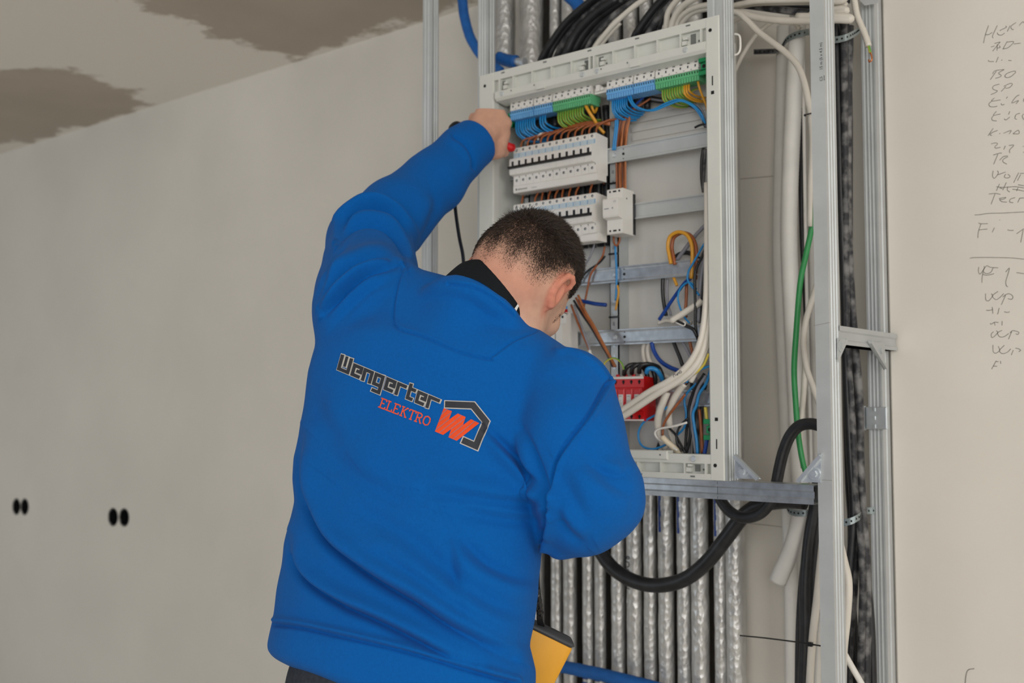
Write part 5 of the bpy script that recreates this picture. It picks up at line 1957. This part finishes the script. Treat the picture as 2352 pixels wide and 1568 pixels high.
def drops(x0, x1, n, ya, yb, depth, drift, label, m, group, nm, r=.0024, stripe=None, Yend=2.075):
    """wires leaving the underside of a terminal block, dropping and bending off to the back"""
    for k in range(n):
        f = (k + .5) / n
        x = x0 + (x1 - x0) * f
        z0 = 2.079
        dx = drift * (1 - .55 * f)
        dz = depth * (1 - .35 * f) * (1 + .06 * math.sin(k * 2.3))
        P = [(x, Ystrip - .003, z0 + .004), (x + .001, Ystrip - .006, z0 - dz * .35), (x + dx * .12, Ystrip - .004, z0 - dz * .70), (x + dx * .40, Ystrip + .012, z0 - dz * .95), (x + dx * .72, Ystrip + .03, z0 - dz * 1.0), (x + dx, Yend, z0 - dz * .93)]
        b = MB()
        b.tube(P, r, 8, 5, 0, stripe)
        o = b.build(nm, [M[q] for q in m], None, True)
        tag(o, label + ', %s from left' % ORD[k], 'wire', group)


drops(-1.648, -1.585, 9, 0, 0, .052, .060, 'blue wire under the left end of the left terminal strip', ['blue'], 'blue wires of the left terminal block', 'blue_wire')
drops(-1.574, -1.552, 3, 0, 0, .042, .040, 'blue wire under the middle of the left terminal strip', ['blue'], 'blue wires of the second terminal block', 'blue_wire')
drops(-1.520, -1.442, 11, 0, 0, .040, .036, 'yellow-green wire hanging from the left terminal strip', ['wyellow', 'wgreen'], 'earth wires of the left terminal strip', 'earth_wire', stripe=4)
drops(-1.366, -1.322, 8, 0, 0, .044, .030, 'blue wire under the left end of the right terminal strip', ['blue'], 'blue wires of the right terminal strip', 'blue_wire', .0021)
drops(-1.234, -1.178, 9, 0, 0, .036, .030, 'yellow-green wire hanging from the right terminal strip', ['wyellow', 'wgreen'], 'earth wires of the right terminal strip', 'earth_wire', stripe=4)
drops(-1.180, -1.163, 3, 0, 0, .034, .026, 'amber wire hanging from the right terminal strip', ['orange'], 'amber wires of the right terminal strip', 'earth_wire')
w = lambda lab, pts, r, m, Y=2.05, nm='wire', group=None, n=8, stripe=None: wire(nm, lab, 'wire', pts, r, m if isinstance(m, list) else m, Y, group, n, 6, stripe)
GY = [M['wyellow'], M['wgreen']]
w('thick amber wire slanting from the left terminal strip down to the breakers', [(1344, 240, 2.02), (1354, 258, 2.02), (1366, 276, 2.03), (1374, 290, 2.04), (1388, 306, 2.05)], .0040, 'orange', nm='amber_wire')
w('short amber loop at the right end of the left terminal strip', [(1357, 236, 2.03), (1361, 250, 2.03), (1366, 258, 2.04), (1371, 246, 2.05), (1372, 230, 2.06)], .0032, 'orange', nm='amber_wire')
w('amber wire dropping at the right end of the right terminal strip', [(1602, 180, 2.02), (1606, 200, 2.02), (1614, 222, 2.03), (1622, 242, 2.04), (1626, 262, 2.05)], .0026, 'orange', nm='amber_wire')
w('green and yellow wire end curling under the right terminal strip', [(1586, 212, 2.04), (1594, 206, 2.05), (1602, 204, 2.06), (1606, 200, 2.07)], .0024, GY, nm='earth_wire', stripe=4)
w('blue wire sweeping from the right terminal strip over to the right side', [(1442, 216, 2.02), (1446, 230, 2.015), (1456, 244, 2.015), (1474, 253, 2.02), (1502, 251, 2.02), (1530, 237, 2.02), (1560, 229, 2.02), (1590, 240, 2.02), (1610, 260, 2.02), (1620, 284, 2.03)], .0023, 'blue', nm='blue_wire')
w('second blue wire sweeping below it over to the right side', [(1447, 215, 2.02), (1454, 236, 2.015), (1470, 249, 2.012), (1500, 254, 2.015), (1536, 240, 2.015), (1566, 232, 2.015), (1596, 248, 2.02), (1616, 278, 2.03)], .0023, 'blue', nm='blue_wire')
w('blue wire running back under the middle of the right strip', [(1446, 248, 2.05), (1462, 238, 2.05), (1480, 222, 2.05), (1500, 210, 2.05)], .0022, 'dblue', nm='blue_wire')
for i in range(4):
    w('dark wire bending along behind the blue sweep on the right, %s from below' % ORD[i], [(1490 + i * 3, 232 - i * 5, 2.07), (1520, 236 - i * 5, 2.075), (1560, 238 - i * 5, 2.075), (1590, 246 - i * 4, 2.07), (1608 + i * 2, 262 - i * 2, 2.06), (1619 + i, 292, 2.06)], .0022, 'grey' if i % 2 else 'black', nm='grey_wire', group='dark wires behind the blue sweep')
w('black cable tie end at the lower end of the dark wires on the right', [(1596, 293, 2.03), (1606, 288, 2.03), (1620, 284, 2.03)], .0026, 'black', nm='cable_tie')
bl = [(1424, 250), (1420, 262), (1417, 280), (1413, 310), (1410, 330)]
for i in range(2):
    w('blue wire dropping behind the upper mounting rail, %s from left' % ORD[i], [(1405 + x - 1405 + i * 4, y, 2.045) for x, y in ((1416, 246), (1415, 262), (1414, 290), (1411, 318), (1408, 345))], .0028, 'blue', nm='blue_wire', group='blue wires dropping behind the upper rail')
for i in range(7):
    o_ = i * 3.3
    w('brown wire fanning down beside the blue wire, %s of the bundle from the left' % ORD[i], [(1494 - i * 3, 226 + i * 2, 2.06), (1476 - i * 3, 238 + i * 2, 2.055), (1452 - i, 252 + i * 2, 2.05), (1430 + o_ * .8, 270 + i, 2.05), (1421 + o_, 300, 2.05), (1416 + o_ * 1.05, 345, 2.055 + .005 * (i % 3)), (1416 + o_ * 1.05, 390, 2.058 + .004 * (i % 2)), (1417 + o_, 440, 2.058)], .0023, ('brown', 'dbrown', 'brown', 'brown2', 'dbrown', 'brown', 'brown2')[i], nm='brown_wire', group='brown wires beside the right terminal strip')
# brown jumper wires above and below the breaker rows
for k in range(12):
    x = BX0 + (k + .5) * PITCH
    b = MB()
    b.tube([(x, 2.016, 2.002), (x, 2.018, 2.020), (x + .004, 2.026, 2.030), (x + .020, 2.038, 2.036 + .002 * (k % 3)), (x + .05, 2.048, 2.040)], .0023, 8, 5)
    tag(b.build('brown_wire', M['brown'], None, True), 'brown wire bending out above the %s breaker of the upper row' % ORD[k], 'wire', 'brown wires above the upper breaker row')
    if k not in (1, 9, 11):
        b = MB()
        b.tube([(x, 2.018, 1.864), (x, 2.020, 1.880), (x + .002 * (k % 3 - 1), 2.026, 1.892), (x + .006 * (k % 3 - 1), 2.034, 1.906)], .0023, 8, 5)
        tag(b.build('brown_wire', M['brown'], None, True), 'brown wire rising above the %s breaker of the lower row' % ORD[k], 'wire', 'brown wires between the breaker rows')
for i in range(5):
    w('long brown wire lying over the upper breaker row, %s from the front' % ORD[i], [(1222 + i * 16, 322 - i * 5, 2.045), (1262 + i * 12, 305 - i * 4, 2.04), (1310 + i * 8, 293 - i * 3, 2.035), (1360, 286 - i * 1.5, 2.035), (1402, 281 + i * 1.5, 2.04)], .0021, 'brown', nm='brown_wire', group='long brown wires over the upper breakers')
w('pale wire looping up at the left of the upper breakers', [(1236, 322, 2.03), (1236, 314, 2.03), (1241, 308, 2.03), (1250, 306, 2.04)], .0028, 'wcable', nm='white_wire')
w('dark blue wire at the left behind the upper breakers', [(1209, 300, 2.05), (1213, 312, 2.05), (1216, 322, 2.05)], .0036, 'dblue', nm='blue_wire')
w('thin brown wire end right of the upper busbar cover', [(1374, 414, 2.04), (1382, 418, 2.05), (1388, 422, 2.06)], .0014, 'brown', nm='brown_wire')

# ---- lower half of the cabinet
for i, (pts, m_, nm_, lab) in enumerate([
    ([(1366, 552), (1364, 566), (1356, 588), (1346, 606), (1336, 624), (1326, 640), (1310, 655)], 'grey', 'grey_wire', 'grey wire falling from the lower breakers behind the head'),
    ([(1389, 566), (1384, 588), (1370, 610), (1356, 632), (1350, 660), (1344, 690), (1341, 705)], 'brown', 'brown_wire', 'brown wire curving from the lower breakers past the rail'),
    ([(1390, 588), (1376, 604), (1352, 620), (1336, 638), (1330, 652), (1324, 665)], 'black', 'black_wire', 'black wire running to the back of the head'),
    ([(1410, 540), (1410, 556), (1415, 564), (1422, 556), (1424, 543)], 'brown', 'brown_wire', 'small brown loop under the wide switching module'),
    ([(1413, 565), (1415, 600), (1416, 620), (1416, 660), (1414, 690)], 'blue', 'blue_wire', 'blue wire running down beside the mounting post'),
    ([(1418, 655), (1421, 670), (1418, 690), (1414, 712)], 'orange', 'amber_wire', 'amber wire beside the mounting post'),
    ([(1330, 690), (1350, 694), (1370, 698), (1392, 700)], 'dblue', 'blue_wire', 'thick blue wire running behind the mounting post'),
]):
    wire(nm_, lab, 'wire', pts, .0046 if 'thick' in lab else .0024, m_, 2.045, None, 8)
for i in range(3):
    w(('black', 'brown', 'light brown')[i] + ' wire running from the face down to the red protector', [(1318 + i * 5, 690 - i * 6, 2.03), (1336 + i * 4, 720 - i * 3, 2.02), (1358 + i * 3, 752 - i * 2, 2.015), (1378 + i * 3, 786, 2.012), (1396 + i * 2, 816, 2.01), (1408 + i * 3, 842, 2.01)], .0028, ('black', 'brown', 'brown2')[i], nm='brown_wire', group='wires running down to the red protector')
for i in range(2):
    w(('brown', 'grey')[i] + ' wire running from the face to a pale sleeve', [(1312 + i * 7, 700, 2.02), (1326 + i * 6, 738, 2.01), (1340 + i * 4, 772, 2.0), (1352 + i * 2, 800, 2.0), (1356, 822, 2.0)], .0026, ('brown', 'grey')[i], nm='dark_wire', group='dark wires at the face')
t = thing('cable_ferrule', 'pale plug sleeve just above the shoulder', 'sleeve', tuple(PY(1357, 815, 2.0)))
b = MB()
b.tube([PY(1354, 804, 2.0), PY(1357, 816, 2.0)], .0035, 8, 2)
b.tube([PY(1357, 815, 2.0), PY(1361, 834, 2.0)], .0055, 8, 2)
b.build('sleeve', M['white'], t)
w('green and yellow wire bowing over the left of the red protector', [(1382, 850), (1390, 832), (1404, 823), (1416, 824), (1428, 834), (1433, 848)], .0021, GY, 1.995, 'earth_wire', stripe=4)
# leads of the surge arrester
for i in range(3):
    x = 1434 + i * 17
    w('black lead looping over the top of the red protector, %s from left' % ORD[i], [(x, 860 - i * 2, 2.008), (x + 2, 848 - i * 3, 2.0), (x + 14, 838 - i, 2.005), (x + 32, 838, 2.02), (x + 46, 846, 2.035), (x + 54, 870, 2.04), (x + 50, 892, 2.05)], .0052, 'black', nm='black_lead', group='black leads of the red protector')
w('thick blue lead looping at the right of the red protector', [(1485, 856, 2.005), (1488, 848, 2.0), (1497, 846, 2.005), (1508, 850, 2.01), (1517, 862, 2.02), (1521, 872, 2.03)], .0052, 'blue', nm='blue_lead')
w('thin bare wire ends', [(1441, 838), (1448, 834), (1454, 838)], .0008, 'grey', 2.0, 'bare_wire') if False else None
# fat yellow flat loop
b = MB()
P1 = smooth_path([PY(x, y, 2.04) for x, y in ((1541, 606), (1537, 585), (1534, 565), (1538, 545), (1550, 535), (1564, 533), (1578, 540), (1587, 556), (1590, 575), (1590, 600), (1588, 640))], 6)
b.tube(P1, .0042, 10, 1)
b.tube([p + np.array([.004, .010, -.001]) for p in P1], .0042, 10, 1, 1)
tag(b.build('amber_cable', [M['orange'], M['brown']], None, True), 'amber cable loop standing above the third rail', 'cable')
w('amber cable end sticking out below the third rail', [(1547, 636), (1551, 646), (1555, 656)], .0036, 'orange', 2.055, 'amber_cable')
lo = [
    ('grey_cable', 'grey cable slanting up to the right above the amber loop', [(1554, 598), (1575, 570), (1598, 540), (1625, 512)], .0045, 'grey', 2.07),
    ('black_cable', 'black cable arching behind the amber loop', [(1544, 600), (1556, 586), (1574, 580), (1590, 584), (1606, 596)], .0050, 'black', 2.075),
    ('blue_wire', 'bright blue wire curving from the right edge over the third rail', [(1622, 552), (1608, 576), (1592, 604), (1582, 622), (1579, 640), (1586, 654), (1598, 668), (1606, 678)], .0024, 'blue', 2.03),
    ('blue_wire', 'thin blue wire curling down below the third rail', [(1600, 664), (1588, 650), (1576, 650), (1562, 664), (1557, 684), (1562, 706), (1572, 728), (1584, 742)], .0022, 'blue', 2.035),
    ('blue_cable', 'dark blue cable slanting down left below the third rail', [(1586, 640), (1574, 648), (1550, 680), (1530, 710), (1514, 734)], .0040, 'dblue', 2.045),
    ('black_wire', 'black wire dropping from the right edge past two rails', [(1624, 560), (1612, 590), (1600, 615), (1596, 640), (1597, 700), (1597, 740), (1601, 772), (1606, 790)], .0032, 'black', 2.025),
    ('black_cable', 'black cable pair hanging below the third rail', [(1523, 634), (1522, 660), (1524, 690), (1530, 725)], .0044, 'black', 2.06),
    ('grey_cable', 'grey cable hanging beside the black pair', [(1533, 640), (1532, 665), (1534, 695), (1541, 724)], .0030, 'grey', 2.065),
    ('brown_wire', 'brown wire between third and fourth rail', [(1577, 648), (1576, 690), (1574, 720), (1577, 728)], .0036, 'brown', 2.055),
    ('grey_cable', 'blue grey cable just inside the right edge of the cabinet', [(1618, 590), (1610, 640), (1606, 690), (1604, 740)], .0040, 'grey', 2.04),
    ('black_cable', 'black cable just inside the right edge of the cabinet', [(1622, 600), (1615, 650), (1609, 700), (1608, 742)], .0040, 'black', 2.05),
    ('black_cable', 'black cable crossing below the fourth rail', [(1545, 780), (1553, 800), (1562, 822), (1568, 840)], .0044, 'black', 2.06),
    ('grey_cable', 'grey cable crossing below the fourth rail', [(1566, 782), (1576, 800), (1590, 826)], .0036, 'grey', 2.06),
    ('brown_wire', 'brown wire hanging below the fourth rail', [(1584, 782), (1588, 800), (1594, 820)], .0036, 'brown', 2.055),
    ('blue_cable', 'dark blue cable bowing right below the fourth rail', [(1497, 786), (1502, 806), (1516, 828), (1536, 842), (1560, 852)], .0048, 'dblue', 2.05),
    ('white_cable', 'pale cable arc below the fourth rail', [(1482, 786), (1478, 806), (1484, 836), (1506, 862), (1540, 880)], .0058, 'wcable', 2.065),
    ('white_cable', 'second pale cable arc below the fourth rail', [(1492, 786), (1488, 806), (1494, 832), (1516, 856), (1548, 872)], .0056, 'wcable', 2.06),
    ('black_wire', 'dark wires down the inner right edge near the upper rail', [(1616, 340), (1612, 370), (1612, 410), (1616, 440)], .0040, 'black', 2.06),
    ('black_wire', 'second dark wire at the inner right edge near the upper rail', [(1620, 342), (1618, 380), (1616, 420), (1616, 442)], .0034, 'cable_dust', 2.05),
    ('earth_wire', 'yellow green wire along the right edge below the fourth rail', [(1628, 812), (1616, 838), (1598, 856), (1584, 862), (1572, 863)], .0026, 'wyellow', 1.99),
    ('blue_wire', 'blue wire entering from the right edge to the stripped cable', [(1630, 840), (1606, 850), (1586, 866), (1576, 878)], .0024, 'blue', 1.995),
    ('blue_wire', 'blue wire curving down the right side', [(1632, 850), (1622, 880), (1606, 905), (1600, 930), (1592, 950), (1595, 980), (1600, 1010), (1602, 1042)], .0034, 'blue', 2.02),
    ('grey_wire', 'grey wire curving down the right side', [(1622, 862), (1604, 890), (1594, 920), (1588, 945), (1590, 980), (1594, 1010), (1598, 1042)], .0034, 'grey', 2.03),
    ('black_wire', 'black wire curving down the right side', [(1618, 858), (1598, 890), (1586, 920), (1582, 950), (1586, 990), (1582, 1020), (1574, 1044)], .0036, 'black', 2.04),
    ('blue_wire', 'blue wire crossing to the left behind the white cables', [(1600, 880), (1580, 900), (1572, 920), (1576, 950), (1572, 980), (1556, 998), (1540, 1010)], .0026, 'blue', 2.04),
    ('blue_wire', 'big thin blue loop left of the stripped cables', [(1536, 932), (1510, 950), (1480, 968), (1467, 990), (1468, 1012), (1478, 1026), (1498, 1031), (1518, 1026), (1530, 1020)], .0024, 'blue', 2.01),
    ('brown_wire', 'brown wire hanging out of the stripped white cable', [(1574, 905), (1556, 928), (1536, 954), (1524, 976), (1522, 1000)], .0028, 'brown', 2.01),
    ('grey_wire', 'grey wire loop low in the cabinet', [(1578, 970), (1550, 978), (1518, 984), (1505, 992), (1510, 1006), (1530, 1018), (1556, 1034)], .0024, 'conduit', 2.0),
    ('black_wire', 'black wire arc low in the cabinet', [(1580, 960), (1562, 978), (1554, 1000), (1556, 1020), (1566, 1036)], .0026, 'black', 2.015),
    ('black_wire', 'black wire crossing low in the cabinet', [(1536, 982), (1550, 996), (1560, 1014), (1574, 1040)], .0028, 'black', 2.02),
    ('black_wire', 'black wires rising at the left of the low tangle', [(1518, 990), (1516, 1010), (1508, 1034)], .0034, 'black', 2.03),
    ('copper_wire', 'stiff copper brown wire beside the green clamp', [(1606, 940), (1609, 970), (1611, 1000), (1613, 1040)], .0036, 'brown', 2.03),
    ('earth_wire', 'yellow green wire running down into the green clamp', [(1620, 935), (1622, 950), (1624, 968)], .0036, 'wyellow', 2.01),
    ('blue_wire', 'blue wire below the green clamp', [(1624, 1008), (1621, 1026), (1618, 1042)], .0042, 'dblue', 2.02),
]
for nm_, lab, pts, r, m_, Y_ in lo:
    wire(nm_, lab, 'wire' if 'wire' in nm_ else 'cable', pts, r, m_, Y_)
for i in range(5):
    w('dark wire of the tangle at the bottom right, %s from left' % ORD[i], [(1590 + i * 8, 860 + i * 6, 2.06), (1586 + i * 7, 910, 2.065), (1580 + i * 8, 960, 2.065), (1576 + i * 9, 1000, 2.065), (1574 + i * 10, 1044, 2.06)], .0034, ('black', 'grey', 'black', 'cable_dust', 'black')[i], nm='dark_wire', group='dark wires at the bottom right')
t = thing('stripped_cable', 'white cable stub with stripped end lying above the fourth rail', 'cable', tuple(PY(1570, 715, 2.03)))
b = MB()
b.tube([PY(1612, 690, 2.035), PY(1600, 700, 2.03), PY(1572, 718, 2.025), PY(1541, 738, 2.02)], .0072, 12, 5)
b.build('sheath', M['wcable'], t, True)
b = MB()
b.tube([PY(1556, 738, 2.02), PY(1575, 748, 2.015), PY(1592, 756, 2.015), PY(1602, 774, 2.02)], .0040, 8, 5)
b.build('core', M['black'], t, True)
b = MB()
b.tube([PY(1552, 740, 2.018), PY(1570, 748, 2.01), PY(1574, 742, 2.01), PY(1570, 739, 2.01)], .0015, 6, 5)
b.build('sheath_strip', M['white'], t, True)
wire('white_cable', 'pale cable pair lying on top of the fourth rail', 'cable', [(1512, 742), (1530, 736), (1546, 738), (1566, 736), (1588, 742)], .0045, 'wcable', 2.06)
# white cables sweeping down the right side and across the red protector
t = thing('white_cable', 'white cable with black handwriting sweeping over the red protector', 'cable', tuple(PY(1600, 750, 1.995)))
PW = [(1624, 420, 2.00), (1624, 560, 1.995), (1622, 680, 1.99), (1614, 760, 1.985), (1600, 806, 1.98), (1576, 842, 1.975), (1540, 872, 1.972), (1490, 900, 1.970), (1440, 934, 1.968), (1412, 952, 1.966)]
b = MB()
b.tube([pt(p, 2) for p in PW], .0066, 12, 8)
b.build('sheath', M['wcable'], t, True)
b = MB()
for s_ in ([(1548, 866), (1546, 860), (1550, 858), (1552, 862), (1556, 857)], [(1556, 862), (1558, 854), (1561, 856)], [(1560, 858), (1562, 850), (1566, 853), (1563, 857)]):
    b.ribbon([PY(x, y + .5, 1.966) for x, y in s_], .0014, (0, -1, 0))
b.build('handwriting', M['ink'], t)
w2 = lambda lab, pts, r, nm='white_cable': wire(nm, lab, 'cable', pts, r, 'wcable', 2.0, None, 12, 8)
w2('white cable beside the written one, crossing the red protector lower down', [(1630, 520, 2.01), (1630, 660, 2.0), (1624, 760, 1.995), (1612, 812, 1.99), (1590, 848, 1.982), (1556, 876, 1.977), (1508, 905, 1.972), (1450, 944, 1.968), (1418, 964, 1.966)], .0072)
w2('short white cable ending on the red protector', [(1628, 780, 2.0), (1606, 836, 1.99), (1570, 872, 1.985), (1530, 888, 1.982), (1498, 902, 1.98)], .0064)
w2('white cable running straight down the inner right edge', [(1631, 440, 2.02), (1632, 600, 2.015), (1630, 740, 2.01), (1620, 800, 2.005), (1604, 840, 2.0), (1586, 876, 2.0)], .0062)
w2('white cable standing up with a cut end beside the red protector', [(1532, 900, 1.995), (1524, 920, 1.995), (1515, 945, 2.0), (1511, 970, 2.01), (1516, 1000, 2.02), (1528, 1030, 2.03)], .0080)
t = thing('stripped_cable', 'white cable standing up with coloured cores beside the loop', 'cable', tuple(PY(1560, 900, 2.0)))
b = MB()
b.tube([PY(1572, 880, 2.0), PY(1560, 896, 2.005), PY(1546, 920, 2.01), PY(1536, 950, 2.02), (PY(1540, 985, 2.03)), PY(1552, 1020, 2.04)], .0078, 12, 6)
b.build('sheath', M['wcable'], t, True)
for dx, m_ in ((0, 'blue'), (3, 'brown'), (5, 'black')):
    b = MB()
    b.tube([PY(1571 + dx, 882 + dx * .4, 2.0), PY(1577 + dx, 874 + dx * .5, 1.998), PY(1586 + dx, 866 + dx, 1.998)], .0016, 6, 4)
    b.build('core', M[m_], t, True)
t = thing('stripped_cable', 'white cable stub with open end at the bottom of the tangle', 'cable', tuple(PY(1530, 1010, 2.0)))
b = MB()
b.tube([PY(1521, 1003, 1.992), PY(1532, 1014, 1.995), PY(1548, 1028, 2.005), PY(1560, 1040, 2.02)], .0062, 12, 5)
b.build('sheath', mat('cream_cable', 'd8cbb2', .5), t, True)
b = MB()
for k, (x, y) in enumerate(((1534, 892), (1538, 886), (1546, 884))):
    b.tube([PY(x - 2, y + 8, 1.994), PY(x, y, 1.992), PY(x + 4, y - 3, 1.99)], .0022, 6, 4)
tag(b.build('copper_ends', M['copper'], None, True), 'bared copper ends of the cut white cable', 'wire ends')

# ------------------------------------------------------------------ test lead in the raised hand and meter at the hip
t = thing('test_probe', 'red test probe held in the raised left hand against the breaker', 'test probe', tuple(PD(1120, 315, 2.53)))
b = MB()
pa, pb = PD(1054, 285, 2.50), PD(1176, 340, 2.555)
b.tube([pa, pa * .7 + pb * .3, pa * .2 + pb * .8, pb], [.0062, .0085, .0090, .0105], 12, 4)
b.build('grip', M['red'], t, True)
tipp = PY(1187, 345, 1.999)
pc = PD(1183, 344, 2.555)
b = MB()
b.tube([pb, pb * .5 + pc * .5, pc], [.0115, .0085, .0035], 12, 3)
b.build('guard', M['red'], t, True)
b = MB()
b.tube([pc, tipp], .0012, 6, 2)
b.build('tip', M['zinc'], t)
b = MB()
b.tube([PD(1056, 284, 2.50), PD(1048, 282, 2.49), PD(1039, 287, 2.48), PD(1033, 300, 2.475), PD(1034, 350, 2.47), PD(1042, 430, 2.44), PD(1047, 490, 2.41), PD(1055, 545, 2.37), PD(1063, 585, 2.32), PD(1066, 625, 2.26), PD(1070, 700, 2.16)], .0040, 10, 6)
b.build('lead', M['black'], t, True)

t = thing('meter', 'yellow handheld meter with dark rim hanging at the right hip', 'measuring device', tuple(PD(1260, 1500, 1.93)))
S_ = 1.93
e1 = (RV * .885 - UV * .455 + VV * .10)
e1 /= np.linalg.norm(e1)
e2 = -RV * .50 - UV * .86
e2 -= e1 * (e2 @ e1)
e2 /= np.linalg.norm(e2)
e3 = np.cross(e1, e2)
o3 = PD(1322, 1470, S_)


def slab(u0, u1, v0, v1, w0, w1, r):
    b = MB()
    prof = []
    for (cu, cw, a0) in ((u1 - r, w1 - r, 0), (u0 + r, w1 - r, 90), (u0 + r, w0 + r, 180), (u1 - r, w0 + r, 270)):
        for k in range(5):
            a = math.radians(a0 + 22.5 * k)
            prof.append((cu + r * math.cos(a), cw + r * math.sin(a)))
    n = len(prof)
    cu, cw = (u0 + u1) / 2, (w0 + w1) / 2
    rows = []
    for v_, k in ((v0, .93), (v0 + .004, 1.), (v1 - .004, 1.), (v1, .93)):
        rows += [o3 + e1 * (cu + (u - cu) * k) + e2 * v_ + e3 * (cw + (w__ - cw) * k) for u, w__ in prof]
    fs = [(j * n + k, j * n + (k + 1) % n, (j + 1) * n + (k + 1) % n, (j + 1) * n + k) for j in range(3) for k in range(n)]
    fs += [tuple(range(n))[::-1], tuple(range(3 * n, 4 * n))]
    b.add(rows, fs)
    return b


slab(-.105, -.002, .010, .20, -.022, .022, .010).build('body', M['yellow'], t, True)
slab(-.103, -.001, .003, .0115, -.0225, .0225, .008).build('rim', mat('meter_rim_grey', '3f4246', .5), t, True)
slab(-.108, -.085, -.004, .06, -.026, .026, .006).build('holder', M['black'], t, True)
b = MB()
P = smooth_path([PD(1226, 1250, 1.86), PD(1232, 1300, 1.87), PD(1233, 1345, 1.88), PD(1238, 1385, 1.89), PD(1240, 1425, 1.91), PD(1244, 1440, 1.925)], 6)
b.ribbon(P, .011, -VV)
b.ribbon([p + VV * .0015 for p in P], .011, -VV)
b.tube([PD(1233, 1352, 1.88), PD(1238, 1385, 1.885), PD(1242, 1412, 1.90)], .005, 8, 8, 0, None, .25)
b.tube([PD(1238, 1408, 1.895), PD(1248, 1406, 1.895)], .0016, 6, 2)
b.build('strap', M['black'], t)

# ------------------------------------------------------------------ pieces too small to pick apart singly
TINY = {'slot', 'hole', 'terminal_hole', 'terminal_screw', 'marker_print', 'printed_line', 'pencil_writing', 'pencil_mark', 'printed_text', 'logo_outline', 'logo_lettering', 'logo_stripe', 'clamp', 'catch', 'board_joint',
        'eyebrow', 'eyelashes', 'sideburn', 'blue_print', 'pressed_tab', 'handwriting', 'white_band', 'clip', 'label_line'}
for o in COL.objects:
    if o.parent and o.type == 'MESH' and o.name.split('.')[0] in TINY:
        o['kind'] = 'stuff'
